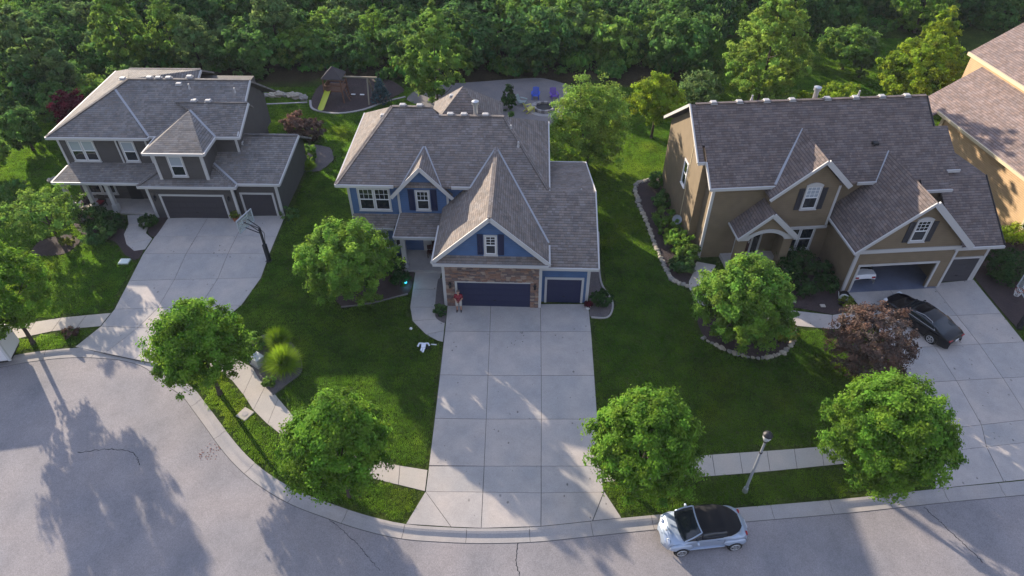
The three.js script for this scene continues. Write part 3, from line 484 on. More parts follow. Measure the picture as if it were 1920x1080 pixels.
// ---------- the taupe house ----------
{
  const h = thing('taupe_house', 'dark taupe two-storey house with low hipped roofs and covered porch', 'house', -27.57, -43.4, 1.2), R = M.roofTaupe, W = M.taupe;
  put(h, 'wall', box(0, 6.55, -0.1, 3.0, -7, 0), W);
  put(h, 'wall', blockZY([[-0.42, -0.1], [-0.42, 3.05], [-4.2, 4.72], [-8.2, 2.3], [-8.2, -0.1]], 6.56, 9.75), W);
  put(h, 'wall', box(1.35, 4.95, 3.0, 5.7, -6, -0.2), W);
  put(h, 'wall', box(4.96, 6.7, 3.0, 5.75, -10, -2.7), W);
  put(h, 'wall', blockZY([[-2.9, 5.6], [-5.0, 6.95], [-7.2, 7.75], [-9.6, 6.0], [-9.6, 5.6]], 5.2, 6.69), W);
  put(h, 'wall', box(-6.75, 5.0, -0.1, 5.75, -13, -2.3), W);
  garageDoor(h, 0.95, 5.6, 2.05, 0, M.taupeDoor, M.trim); garageDoor(h, 6.95, 9.25, 2.0, -0.42, M.taupeDoor, M.trim);
  lantern(h, 0.45, 1.7, 0); lantern(h, 6.08, 1.7, 0);
  corner(h, 0.03, 0, 0, 3.0, 0.2); corner(h, 6.5, 0, 0, 3.0, 0.2); corner(h, 9.7, -0.42, 0, 3.05, 0.2); corner(h, 1.4, -0.2, 3.2, 5.7, 0.22); corner(h, 4.9, -0.2, 3.2, 5.7, 0.22); corner(h, 6.65, -2.7, 4.3, 5.75, 0.16); corner(h, -6.72, -2.3, 3.2, 5.75, 0.16); corner(h, -2.35, -2.3, 3.3, 5.7, 0.12); corner(h, -0.06, -2.3, 3.3, 5.7, 0.14);
  // garage and third-bay roofs
  roofPart(h, [[-0.3, 3.15, 0.42], [7.0, 3.15, 0.42], [5.2, 3.85, -1.4], [1.3, 3.85, -1.4]], R);
  roofPart(h, [[-0.3, 3.15, 0.42], [1.36, 3.78, -1.22], [1.36, 3.78, -2.35], [-0.3, 3.15, -2.35]], R);
  roofPart(h, [[7.0, 3.15, 0.42], [7.0, 3.15, 0.0], [4.9, 3.95, -1.6], [4.9, 3.95, -1.3]], R);
  const s3 = (z) => 3.2 + 0.42 * (-z);
  roofPart(h, [[7.0, s3(0), 0], [10.2, s3(0), 0], [10.95, s3(-4.2), -4.2], [4.95, s3(-4.2), -4.2], [4.95, s3(-1.4), -1.4]], R);
  roofPart(h, [[4.95, s3(-4.2), -4.2], [10.95, s3(-4.2), -4.2], [10.4, 2.3, -8.6], [4.95, 2.3, -8.6]], R);
  // dormer block hip
  const A = [3.15, 7.05, -4.0];
  roofPart(h, [[0.95, 5.82, 0.18], [5.36, 5.82, 0.18], A], R); roofPart(h, [[0.95, 5.82, 0.18], A, [0.95, 5.82, -4.6]], R); roofPart(h, [[5.36, 5.82, 0.18], [5.36, 5.82, -2.3], A], R);
  // upper right block
  roofPart(h, [[4.6, 5.8, -2.3], [7.15, 5.8, -2.3], [7.35, 7.25, -5.0], [1.8, 7.25, -5.0], [3.15, 7.05, -4.1]], R);
  roofPart(h, [[1.8, 7.25, -5.0], [7.35, 7.25, -5.0], [7.3, 6.5, -5.9], [1.8, 6.5, -5.9]], R);
  // main roof
  roofPart(h, [[0.3, 5.8, -2.28], [-3.3, 7.68, -6.2], [-2.5, 8.05, -7.2], [7.0, 8.05, -7.2], [7.0, 5.8, -2.28]], R);
  roofPart(h, [[-2.5, 8.05, -7.2], [7.0, 8.05, -7.2], [7.0, 4.9, -12], [-2.5, 4.9, -12]], R);
  roofPart(h, [[-7.2, 5.85, -1.9], [0.38, 5.85, -1.9], [-3.3, 7.68, -6.2]], R);
  roofPart(h, [[0.38, 5.85, -1.9], [0.3, 5.8, -2.3], [-3.3, 7.68, -6.2]], R);
  roofPart(h, [[-7.2, 5.85, -1.9], [-3.3, 7.68, -6.2], [-2.5, 8.06, -7.2], [-4.6, 7.07, -11.2], [-7.2, 5.85, -13.5]], R);
  roofPart(h, [[-4.6, 7.07, -11.2], [1.4, 7.07, -11.2], [1.4, 6.0, -8.4], [-2.6, 8.0, -7.3]], R);
  roofPart(h, [[-4.6, 7.07, -11.2], [1.4, 7.07, -11.2], [1.4, 5.85, -13.5], [-7.2, 5.85, -13.5]], R);
  // porch roof
  roofPart(h, [[-7.1, 3.02, -0.2], [1.3, 3.02, -0.2], [1.3, 3.5, -2.3], [-6.45, 3.5, -2.3]], R, 0.12); roofPart(h, [[-7.1, 3.02, -0.2], [-6.45, 3.5, -2.3], [-7.1, 3.02, -2.6]], R, 0.12);
  fascia(h, [-7.15, 3.0, -0.16], [-0.35, 3.0, -0.16]); fascia(h, [-7.14, 3.0, -0.16], [-7.14, 3.0, -2.6]); fascia(h, [-0.34, 3.13, 0.46], [7.04, 3.13, 0.46]); fascia(h, [7.04, 3.13, 0.46], [7.04, 3.13, 0.0]); fascia(h, [7.0, 3.18, 0.04], [10.24, 3.18, 0.04]); fascia(h, [10.24, s3(0), 0.02], [10.98, s3(-4.2), -4.2]);
  fascia(h, [0.9, 5.8, 0.22], [5.4, 5.8, 0.22]); fascia(h, [5.4, 5.8, 0.22], [5.4, 5.8, -2.3]); fascia(h, [5.4, 5.78, -2.26], [7.19, 5.78, -2.26]); fascia(h, [7.19, 5.78, -2.26], [7.39, 7.23, -5.0]);
  fascia(h, [-7.24, 5.83, -1.86], [0.42, 5.83, -1.86]); fascia(h, [-7.24, 5.83, -1.86], [-7.24, 5.83, -13.5]); fascia(h, [0.42, 5.8, -1.86], [0.42, 5.8, -2.26]); fascia(h, [0.42, 5.78, -2.24], [1.0, 5.78, -2.24]); fascia(h, [7.04, 5.83, -2.4], [7.04, 8.03, -7.2]); fascia(h, [0.9, 5.8, 0.2], [0.9, 5.8, -2.2]); fascia(h, [1.44, 7.05, -11.2], [1.44, 6.0, -8.4]);
  valley(h, [0.34, 5.82, -2.3], [-3.26, 7.7, -6.2]); valley(h, [5.36, 5.83, -2.32], [3.2, 7.06, -4.05]); valley(h, [7.0, 3.2, 0.0], [4.96, 3.95, -1.65]);
  ridge(h, [-2.5, 8.05, -7.2], [7.0, 8.05, -7.2], R); ridge(h, [1.8, 7.25, -5.0], [7.33, 7.25, -5.0], R); ridge(h, [-7.18, 5.86, -1.92], [-3.3, 7.69, -6.2], R); ridge(h, [-3.3, 7.69, -6.2], [-2.5, 8.06, -7.2], R); ridge(h, [-4.6, 7.08, -11.2], [1.4, 7.08, -11.2], R); ridge(h, [5.0, s3(-4.2), -4.2], [10.93, s3(-4.2), -4.2], R); ridge(h, [-0.3, 3.17, 0.42], [1.35, 3.8, -1.3], R);
  for (const x of [-0.9, -0.2, 0.6]) roofVent(h, x, 8.06, -7.35);
  roofVent(h, 1.6, 7.85, -6.75); roofVent(h, 2.2, 8.1, -7.5); pipe(h, 2.5, 7.7, -6.4, 0.35); pipe(h, 6.1, 7.55, -6.1, 0.35); roofVent(h, 3.2, 7.28, -5.1); roofVent(h, 4.3, 7.28, -5.1); roofVent(h, 6.6, 4.6, -3.5); roofVent(h, -3.2, 7.85, -7.6);
  windowOn(h, -6.0, -4.15, 3.7, 5.35, -2.3, { units: 2, blind: true }); windowOn(h, -2.0, -1.1, 3.7, 5.3, -2.3, { blind: true }); windowOn(h, 2.45, 3.4, 3.75, 5.35, -0.2, { blind: true });
  // porch
  put(h, 'porch_floor', box(-7.0, -0.02, -0.05, 0.18, -2.3, -0.35), M.concrete);
  for (const x of [-6.7, -5.0, -3.35]) put(h, 'porch_post', merge([box(x - 0.14, x + 0.14, 0.18, 2.95, -0.75, -0.47), box(x - 0.2, x + 0.2, 0.18, 0.8, -0.81, -0.41)]), M.trim);
  put(h, 'porch_beam', box(-6.9, -0.3, 2.7, 2.9, -0.72, -0.5), M.trim);
  windowOn(h, -6.2, -4.0, 0.7, 2.4, -2.3, { units: 2 }); put(h, 'front_door', box(-3.0, -2.0, 0.18, 2.3, -2.3, -2.25), M.dark); windowOn(h, -1.3, -0.5, 0.9, 2.4, -2.3, {});
}
// ---------- the brown house ----------
{
  const h = thing('brown_house', 'olive brown two-storey house with two front gables and open garage', 'house', 22.55, -34.76, -4.5), R = M.roofBrown, W = M.brown;
  const pl = (z) => 6.2 + 0.7 * (-4.1 - z), e = (x, z) => [x, pl(z), z];
  // open garage: a room with floor, back, sides and ceiling
  put(h, 'wall', wallXY([[0, -0.1], [6.85, -0.1], [6.85, 3.55], [0, 3.55]], 0, 0.2, [[[0.55, 0.02], [5.85, 0.02], [5.85, 2.2], [0.55, 2.2]]]), W);
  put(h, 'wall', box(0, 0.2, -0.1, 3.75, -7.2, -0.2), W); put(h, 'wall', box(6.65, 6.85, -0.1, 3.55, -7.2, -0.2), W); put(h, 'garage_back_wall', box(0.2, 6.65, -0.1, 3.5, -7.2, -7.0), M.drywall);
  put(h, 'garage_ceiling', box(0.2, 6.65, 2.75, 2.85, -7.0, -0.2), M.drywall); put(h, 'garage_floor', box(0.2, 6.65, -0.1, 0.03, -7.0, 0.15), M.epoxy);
  put(h, 'wall', blockZY([[-0.47, -0.1], [-0.47, 3.25], [-4.3, 5.9], [-11, 5.3], [-11, -0.1]], 6.86, 9.55), W);
  put(h, 'wall', box(-8.75, 6.8, -0.1, 6.05, -13.5, -7.25), W);
  put(h, 'wall', box(-8.75, -0.02, -0.1, 6.05, -7.24, -4.4), W);
  put(h, 'gable_wall', blockZY([[-5.75, -0.1], [-5.75, 7.0], [-9.1, 9.35], [-13.6, 6.2], [-13.6, -0.1]], -9.3, -8.76), W);
  put(h, 'gable_wall', blockZY([[-4.42, 5.5], [-4.42, 6.1], [-9.1, 9.35], [-13.6, 6.2], [-13.6, 5.5]], 6.6, 6.81), W);
  put(h, 'wall', box(5.2, 8.0, 3.5, 5.55, -7, -3.6), W); put(h, 'wall', box(-0.01, 5.19, 3.0, 6.0, -7.24, -4.45), W);
  put(h, 'gable_wall', wallXY([[0.02, 3.5], [6.83, 3.5], [6.83, 4.0], [3.5, 7.15], [0.02, 4.0]], 0.0, 0.25), W);
  put(h, 'gable_wall', wallXY([[-5.0, 2.9], [-0.5, 2.9], [-0.5, 6.4], [-2.2, 8.1], [-5.0, 5.7]], -3.55, 0.9, [[[-3.4, 2.88], [-1.0, 2.88], [-1.0, 3.4], [-3.4, 3.4]]].slice(1)), W);
  put(h, 'wall', box(-3.4, -0.02, -0.1, 2.95, -4.4, -3.75), W);
  put(h, 'belt_board', box(-3.6, -0.45, 2.85, 3.05, -3.55, -3.49), M.trim);
  garageDoor(h, 7.15, 9.2, 2.05, -0.45, M.brownDoor, M.trim);
  put(h, 'door_trim', merge([box(0.4, 0.55, 0, 2.35, -0.05, 0.05), box(5.85, 6.0, 0, 2.35, -0.05, 0.05), box(0.55, 5.85, 2.2, 2.35, -0.05, 0.05)]), M.trim);
  const od = put(h, 'garage_door', box(0.5, 5.9, 2.42, 2.47, -5.2, -0.4), M.brownDoor); for (let i = 0; i < 4; i++) put(od, 'door_section', box(0.55, 5.85, 2.4, 2.42, -5.15 + i * 1.2, -4.0 + i * 1.2), M.brownDoor);
  put(h, 'belt_board', box(-0.05, 6.95, 3.32, 3.6, 0.002, 0.07), M.trim);
  corner(h, 0.03, 0, 0, 3.5, 0.22); corner(h, 6.82, 0, 0, 3.4, 0.16); corner(h, 9.5, -0.47, 0, 3.25, 0.18); corner(h, -8.72, -4.4, 0, 6.1, 0.2); corner(h, -0.55, -3.55, 3.1, 6.3, 0.16);
  // roofs
  roofPart(h, [e(-9.12, -4.05), e(5.3, -4.05), e(5.3, -3.4), e(7.3, -3.4), e(7.3, -4.55), e(8.15, -4.55), e(8.0, -7.2), e(7.15, -7.2), e(7.0, -9.1), e(-9.35, -9.1), e(-9.35, -6.6), e(-9.12, -6.6)], R);
  roofPart(h, [e(-9.35, -9.1), e(7.0, -9.1), [7.0, 6.2, -14.1], [-9.7, 6.2, -14.1], [-9.7, 9.3, -9.7]], R);
  roofPart(h, [e(-9.7, -9.1), e(-9.3, -9.1), e(-9.3, -5.6), e(-9.7, -5.6)], R); 
  const s3 = (z) => 3.4 + 0.645 * (-z);
  roofPart(h, [[6.6, s3(0), 0], [9.95, s3(0), 0], [10.0, s3(-4.3), -4.3], [6.6, s3(-4.3), -4.3]], R); roofPart(h, [[6.6, s3(-4.3), -4.3], [10, s3(-4.3), -4.3], [10, 5.5, -11.3], [6.6, 5.5, -11.3]], R);
  roofPart(h, [[3.5, 7.4, 0.35], [3.5, 7.4, -5.9], [2.1, 6.08, -4.0], [2.1, 6.08, -4.5], [-0.42, 3.7, -4.5], [-0.42, 3.7, 0.35]], R);
  roofPart(h, [[3.5, 7.4, 0.35], [7.25, 3.86, 0.35], [7.25, 3.86, -0.8], [3.5, 7.4, -5.9]], R);
  roofPart(h, [[-2.2, 8.5, -3.15], [-2.2, 8.5, -7.45], [-4.75, 6.2, -4.1], [-4.75, 6.2, -4.5], [-5.25, 5.72, -4.5], [-5.25, 5.72, -3.15]], R, 0.12);
  roofPart(h, [[-2.2, 8.5, -3.15], [-2.2, 8.5, -7.45], [-0.2, 6.62, -4.7], [-0.2, 6.62, -3.15]], R, 0.12);
  roofPart(h, [[-5.08, 5.0, -2.45], [-5.08, 5.0, -4.4], [-7.08, 3.08, -4.4], [-7.08, 3.08, -2.45]], R, 0.1); roofPart(h, [[-5.08, 5.0, -2.45], [-5.08, 5.0, -4.4], [-3.08, 3.08, -4.4], [-3.08, 3.08, -2.45]], R, 0.1);
  const F = (p, q, m = M.trim, w = 0.09, hh = 0.2) => fascia(h, p, q, m, w, hh);
  F(e(-9.15, -4.0), e(-4.6, -4.0)); F(e(0.9, -4.0), e(2.2, -4.0)); F(e(5.2, -3.36), e(7.35, -3.36)); F(e(7.25, -4.5), e(8.2, -4.5)); F(e(-9.16, -4.0), e(-9.16, -5.6)); F(e(-9.74, -5.6), e(-9.74, -9.1)); F([-9.74, pl(-9.1), -9.1], [-9.74, 6.2, -14.1]); F(e(-9.74, -5.56), e(-9.16, -5.56), M.trim, 0.08, 0.22); F(e(7.04, -7.2), e(7.04, -9.1), M.dark); 
  F([6.6, s3(0) - 0.02, 0.05], [10.0, s3(0) - 0.02, 0.05]); F([9.99, s3(0), 0.03], [10.04, s3(-4.3), -4.3], M.dark, 0.06);
  F([3.5, 7.38, 0.38], [-0.48, 3.62, 0.38], M.trim, 0.08, 0.2); F([3.5, 7.36, 0.38], [7.32, 3.76, 0.38], M.trim, 0.14, 0.4); F([-0.48, 3.66, 0.4], [-0.48, 3.66, -4.4], M.trim, 0.1, 0.13);
  F([-2.2, 8.48, -3.12], [-5.3, 5.66, -3.12], M.trim, 0.08, 0.2); F([-2.2, 8.46, -3.12], [-0.12, 6.5, -3.12], M.trim, 0.14, 0.34);
  F([-5.08, 4.98, -2.42], [-7.12, 3.03, -2.42], M.trim, 0.08, 0.2); F([-5.08, 4.96, -2.42], [-3.02, 3.02, -2.42], M.trim, 0.14, 0.34); F([-7.12, 3.06, -2.42], [-7.12, 3.06, -4.4], M.trim, 0.08, 0.12);
  valley(h, [2.1, 6.1, -4.0], [3.46, 7.4, -5.85]); valley(h, [-4.75, 6.22, -4.1], [-2.25, 8.48, -7.4]);
  ridge(h, e(-9.35, -9.1), e(7, -9.1), R);
  for (const x of [-8.1, -6.3, -4.4, -2.6, -0.1, 1.9, 3.8, 5.6]) roofVent(h, x, pl(-9.1), -9.15);
  pipe(h, -5.3, pl(-9.1), -9.5, 0.3); pipe(h, 2.3, pl(-9.1), -9.5, 0.35); flue(h, -0.75, 9.4, -9.6); put(h, 'roof_vent', rbox(2.35, 2.75, 7.75, 7.95, -6.3, -5.95, 0.04), M.dark);
  windowOn(h, -2.75, -1.85, 4.6, 6.3, -3.55, { arch: true, blind: true, grid: [3, 3] }); shutters(h, -2.75, -1.85, 4.5, 6.2, -3.55, 0.36, M.brownShutter);
  windowOn(h, 3.15, 4.0, 4.2, 5.75, 0, { arch: true, grid: [3, 3] }); shutters(h, 3.15, 4.0, 4.1, 5.7, 0, 0.36, M.brownShutter);
  windowOn(h, -3.05, -1.15, 0.95, 2.7, -3.75, { units: 2 });
  windowOn(h, -9.0, -8.3, 3.6, 5.4, -9.31, { face: 'left', trim: M.white });
  put(h, 'wall_seam', box(-9.33, -9.3, 0, 7.6, -8.03, -7.98), M.trimTan);
  // porch with arch and piers
  put(h, 'porch_floor', merge([box(-7.2, -2.9, -0.05, 0.3, -4.4, -2.5), box(-6.2, -3.0, -0.05, 0.15, -2.5, -2.1)]), M.concrete);
  for (const x of [-6.65, -3.5]) put(h, 'porch_pier', merge([box(x - 0.3, x + 0.3, 0.3, 2.85, -3.1, -2.6), box(x - 0.36, x + 0.36, 0.3, 0.42, -3.16, -2.54), box(x - 0.36, x + 0.36, 2.7, 2.85, -3.16, -2.54)]), W);
  const arch = new THREE.Shape(); arch.moveTo(-7.0, 2.85); arch.lineTo(-7.0, 3.15); arch.lineTo(-6.35, 3.3); arch.quadraticCurveTo(-5.08, 4.15, -3.8, 3.3); arch.lineTo(-3.15, 3.15); arch.lineTo(-3.15, 2.85); arch.lineTo(-3.85, 2.85); arch.lineTo(-3.95, 3.05); arch.quadraticCurveTo(-5.08, 3.85, -6.2, 3.05); arch.lineTo(-6.3, 2.85); arch.closePath();
  put(h, 'porch_arch', metric(new THREE.ExtrudeGeometry(arch, { depth: 0.3, bevelEnabled: false }).translate(0, 0, -2.8)), M.trim);
  const pg = new THREE.Shape([[-6.9, 3.2], [-6.35, 3.28], [-5.7, 3.6], [-5.08, 3.75], [-4.5, 3.6], [-3.8, 3.28], [-3.25, 3.2], [-5.08, 4.85]].map((p) => new THREE.Vector2(...p))); put(h, 'gable_wall', metric(new THREE.ExtrudeGeometry(pg, { depth: 0.18, bevelEnabled: false }).translate(0, 0, -2.72)), W);
  const d = put(h, 'front_door', box(-6.2, -5.2, 0.3, 2.4, -4.4, -4.33), M.darkRed); put(d, 'handle', box(-5.35, -5.28, 1.2, 1.4, -4.33, -4.28), M.steel); put(h, 'sidelight', box(-5.05, -4.6, 0.3, 2.4, -4.4, -4.35), M.glass); put(h, 'door_trim', merge([box(-6.35, -6.2, 0.3, 2.55, -4.4, -4.32), box(-5.2, -5.05, 0.3, 2.55, -4.4, -4.32), box(-4.6, -4.45, 0.3, 2.55, -4.4, -4.32), box(-6.2, -4.6, 2.4, 2.55, -4.4, -4.32)]), M.trim);
}
// satellite dish on the brown house's side
{
  const g = thing('satellite_dish', 'grey satellite dish on the sunlit side wall of the brown house', 'dish', 12.25, -40.2); g.position.y = -0.75;
  const d = put(g, 'dish', metric(new THREE.SphereGeometry(0.62, 24, 8, 0, Math.PI * 2, 0, 0.62)), std(0.3, 0.34, 0.4, 0.5)); d.rotation.set(-2.1, 0.5, 0); d.position.set(-0.05, 2.5, -0.45);
  put(g, 'mast', tube([[0.45, 1.4, -0.25], [0.2, 1.5, -0.1], [0.0, 2.1, -0.1]], 0.03), M.darkMetal); put(g, 'feed_arm', tube([[0, 2.1, -0.1], [-0.1, 2.0, 0.25], [-0.15, 2.3, 0.5]], 0.02), M.darkMetal);
}
// ---------- the tan house at the right ----------
{
  const h = thing('tan_house', 'tan house with sunlit side wall and pinkish shingle roof', 'house', 37.2, -45.0, -8), R = M.roofTan, W = M.tan;
  put(h, 'wall', blockZY([[11, -0.1], [11, 4.3], [-7.4, 4.3], [-7.4, -0.1]], 0, 14), W);
  put(h, 'wall', box(3.8, 14, 4.3, 7.2, -11.5, 11), W);
  const pr = (x) => 4.35 + 0.62 * (x + 0.45);
  roofPart(h, [[-0.45, pr(-0.45), 11.3], [-0.45, pr(-0.45), -7.6], [-0.95, pr(-0.95), -7.6], [-0.95, pr(-0.95), -9.9], [4.4, pr(4.4), -9.9], [4.4, pr(4.4), 11.3]], R);
  roofPart(h, [[3.7, pr(4.1) + 0.3, 11.3], [3.7, pr(4.1) + 0.3, -11.8], [9.5, pr(4.1) + 3.8, -11.8], [9.5, pr(4.1) + 3.8, 11.3]], R);
  roofPart(h, [[9.5, pr(4.1) + 3.8, 11.3], [9.5, pr(4.1) + 3.8, -11.8], [15, pr(4.1) + 0.3, -11.8], [15, pr(4.1) + 0.3, 11.3]], R);
  put(h, 'wall', box(3.95, 4.2, pr(3.9), pr(4.1) + 0.35, -11.4, 11), W);
  fascia(h, [-0.5, pr(-0.45) - 0.02, 11.3], [-0.5, pr(-0.45) - 0.02, -7.6], M.trimTan, 0.12, 0.22); fascia(h, [-1.0, pr(-0.95) - 0.02, -7.6], [-1.0, pr(-0.95) - 0.02, -9.9], M.trimTan, 0.12, 0.22); fascia(h, [3.65, pr(4.1) + 0.26, 11.3], [3.65, pr(4.1) + 0.26, -11.8], M.trimTan, 0.14, 0.26);
  put(h, 'corner_trim', box(-0.04, 0.12, 0, 4.2, -7.46, -7.28), M.trimTan); put(h, 'downspout', tube([[-0.1, 4.2, -7.1], [-0.1, 0.2, -7.1]], 0.06), M.trimTan);
  windowOn(h, 4.2, 5.4, 1.0, 2.4, -0.01, { face: 'left', trim: M.trimTan });
}

// ---------- trees, shrubs, grasses ----------
function leafMat(r, g, b, t = 0.5) { return new THREE.MeshPhysicalMaterial({ color: new THREE.Color().setRGB(r, g, b), vertexColors: true, roughness: 1, specularIntensity: 0.15, transmission: t, thickness: 0, side: THREE.DoubleSide }); }
const LEAF = { street: leafMat(0.15, 0.285, 0.03), lime: leafMat(0.24, 0.34, 0.025), maple: leafMat(0.18, 0.32, 0.045), pear: leafMat(0.24, 0.36, 0.06), deep: leafMat(0.075, 0.165, 0.045), grey: leafMat(0.15, 0.24, 0.075), wood: leafMat(0.11, 0.22, 0.05), wood2: leafMat(0.17, 0.29, 0.05), purple: leafMat(0.135, 0.09, 0.072, 0.25), olive: leafMat(0.2, 0.25, 0.04), box: leafMat(0.035, 0.085, 0.02, 0.3), spruce: leafMat(0.06, 0.11, 0.125, 0.1), red: leafMat(0.1, 0.01, 0.022, 0.3), grass: leafMat(0.26, 0.4, 0.025, 0.5), smoke: leafMat(0.26, 0.16, 0.12, 0.3), flower: leafMat(0.6, 0.5, 0.45, 0.3) };
// leaves as folded blades in clumps through the crown; centre, radii and outline in metres
function foliage({ seed, rx, ry, rz = rx, cy, clumps, leaves, size, clumpR = 0.44, profile = null, hollow = 0.5, lobes = 0.17, tone = 0.7, flat = 0.75, up = 0.15, lobeF = 2.1 }) {
  const r = rng(seed), pos = [], col = [], nrm = [], o = V3(r() * 50, r() * 50, r() * 50), gauss = () => (r() + r() + r() - 1.5) / 1.5;
  const a = V3(), b = V3(), n = V3(), p = V3(), A = V3(), B = V3(), C = V3(), D = V3();
  for (let i = 0; i < clumps; i++) {
    const y = 2 * r() - 1, f = r() * Math.PI * 2, q = Math.sqrt(1 - y * y), d = V3(q * Math.cos(f), y, q * Math.sin(f));
    let rad = hollow + (1 - hollow) * Math.pow(r(), 0.55);
    rad *= 1 + lobes * noise3(d.x * lobeF + o.x, d.y * lobeF + o.y, d.z * lobeF + o.z) + 0.1 * gauss();
    const t = (d.y * rad + 1) / 2, pr = profile ? profile(Math.min(1, Math.max(0, t))) : 1;
    const c = V3(d.x * rad * rx * pr, cy + d.y * rad * ry, d.z * rad * rz * pr), shade = 1 - tone / 2 + tone * r(), warm = (r() - 0.5) * 0.3, cr = clumpR * (0.7 + 0.6 * r());
    for (let k = 0; k < leaves; k++) {
      p.set(gauss() * cr, gauss() * cr * flat, gauss() * cr).add(c);
      n.set(gauss(), gauss() + up, gauss()).addScaledVector(d, 0.7).normalize();
      a.set(gauss(), gauss() - 0.2, gauss()).addScaledVector(d, 0.4); a.addScaledVector(n, -a.dot(n)).normalize(); b.crossVectors(n, a);
      const L = size * (0.65 + 0.7 * r()), W = L * 0.32, fold = L * 0.1;
      A.copy(p).addScaledVector(a, -L / 2); B.copy(p).addScaledVector(b, W).addScaledVector(n, fold); C.copy(p).addScaledVector(a, L / 2); D.copy(p).addScaledVector(b, -W).addScaledVector(n, fold);
      for (const v of [A, B, C, A, C, D]) pos.push(v.x, v.y, v.z);
      const s = shade * (0.8 + 0.4 * r()), R = s * (1 + warm + 0.1 * gauss()), G = s, Bl = s * (1 - warm * 0.5);
      for (let v = 0; v < 6; v++) col.push(R, G, Bl);
    }
  }
  const g = new THREE.BufferGeometry(); g.setAttribute('position', new THREE.Float32BufferAttribute(pos, 3)); g.setAttribute('color', new THREE.Float32BufferAttribute(col, 3)); g.computeVertexNormals(); return g;
}
function trunkGeo(seed, h, r0, crownBase, spread, limbs = 7) {
  const r = rng(seed), list = [], bend = (t) => [0.12 * Math.sin(t * 3 + seed), 0, 0.12 * Math.cos(t * 2.3 + seed)], path = [];
  for (let i = 0; i <= 6; i++) { const t = i / 6, b = bend(t); path.push([b[0] * t, t * h * 0.82 - (i ? 0 : 0.1), b[2] * t]); }
  list.push(tube(path, r0, r0 * 0.18, 9)); list.push(tube([[0, -0.1, 0], [0, 0.3, 0]], r0 * 1.5, r0 * 0.98, 9));
  for (let i = 0; i < limbs; i++) { const f = i / limbs * 6.28 * 1.6 + r(), y = crownBase + (h * 0.6 - crownBase) * i / limbs, L = spread * (0.55 + 0.4 * r()), k = []; for (let j = 0; j <= 4; j++) { const t = j / 4; k.push([Math.cos(f) * L * t, y + t * t * L * 0.35 + t * L * 0.45, Math.sin(f) * L * t]); } list.push(tube(k, r0 * 0.42 * (1 - 0.5 * i / limbs), 0.015, 6)); }
  return merge(list);
}
const oval = (t) => 1, coneP = (t) => Math.max(0.12, 1.15 - 0.95 * t), eggP = (t) => 1.08 - 0.45 * t * t, columnP = (t) => Math.min(1, 0.65 + 1.2 * t) * (1.05 - 0.45 * t * t);
function tree(name, label, x, z, o, group) {
  const { seed, h, r, base = 1.9, mat = LEAF.street, clumps = 420, leaves = 100, size = 0.15, profile = eggP, trunk = 0.13, turn = 0, rot = 0, ...rest } = o;
  const g = thing(name, label, 'tree', x, z, rot, group), ry = (h - base) / 2;
  put(g, 'trunk', trunkGeo(seed, h, trunk, base, r * 0.8), M.bark);
  put(g, 'crown', foliage({ seed: seed * 7 + 1, rx: r * 0.97, ry: ry * 0.95, cy: base + ry, clumps, leaves, size, profile, ...rest }), mat);
  return g;
}
// street trees and yard trees that stand alone in the photograph
tree('street_tree', 'round green street tree beside the white trailer at the street bulb', -30.2, -29.9, { seed: 21, h: 7.5, r: 2.9, mat: LEAF.street });
tree('street_tree', 'broad green street tree over the kerb curve below the taupe drive', -17.1, -25.8, { seed: 22, h: 6.9, r: 2.65, base: 2.0, mat: LEAF.street, clumps: 460, hollow: 0.4 });
tree('street_tree', 'green street tree between kerb and curved sidewalk, nearest the blue drive', -8.3, -19.1, { seed: 23, h: 7.2, r: 2.55, base: 2.0, mat: LEAF.street });
tree('street_tree', 'full green street tree beside the silver convertible', 6.3, -19.15, { seed: 24, h: 7.5, r: 2.75, base: 1.6, mat: LEAF.street, clumps: 500, hollow: 0.4 });
tree('street_tree', 'wide green street tree right of the street lamp', 18.2, -19.9, { seed: 25, h: 7.5, r: 3.1, base: 1.5, mat: LEAF.street, clumps: 540, hollow: 0.4 });
tree('maple_tree', 'sunlit maple on the lawn before the blue house', -10.6, -33.9, { seed: 26, h: 6.3, r: 3.2, base: 1.1, mat: LEAF.maple, clumps: 420, lobes: 0.22, size: 0.17 });
tree('maple_tree', 'dense bright maple in the stone ringed bed before the brown house', 14.1, -30.1, { seed: 27, h: 6.6, r: 3.05, base: 0.7, mat: LEAF.maple, clumps: 440, size: 0.17, hollow: 0.4 });
tree('purple_leaf_tree', 'purple brown leafed small tree beside the brown house drive', 20.9, -27.6, { seed: 28, h: 4.9, r: 2.5, base: 0.2, mat: LEAF.purple, clumps: 360, leaves: 64, size: 0.13, profile: oval, lobes: 0.1, clumpR: 0.34 });
tree('crabapple_tree', 'airy light green small tree on the lawn left of the taupe porch', -33.7, -40.4, { seed: 29, h: 4.2, r: 2.7, base: 1.0, mat: LEAF.wood2, clumps: 190, leaves: 46, size: 0.17, flat: 0.5, profile: oval, lobes: 0.35 });
tree('backyard_tree', 'tall green tree behind the left roof of the blue house', -7.3, -62.4, { seed: 30, h: 9.2, r: 3.5, base: 0.8, mat: LEAF.wood2, profile: columnP, clumps: 260, size: 0.26 });
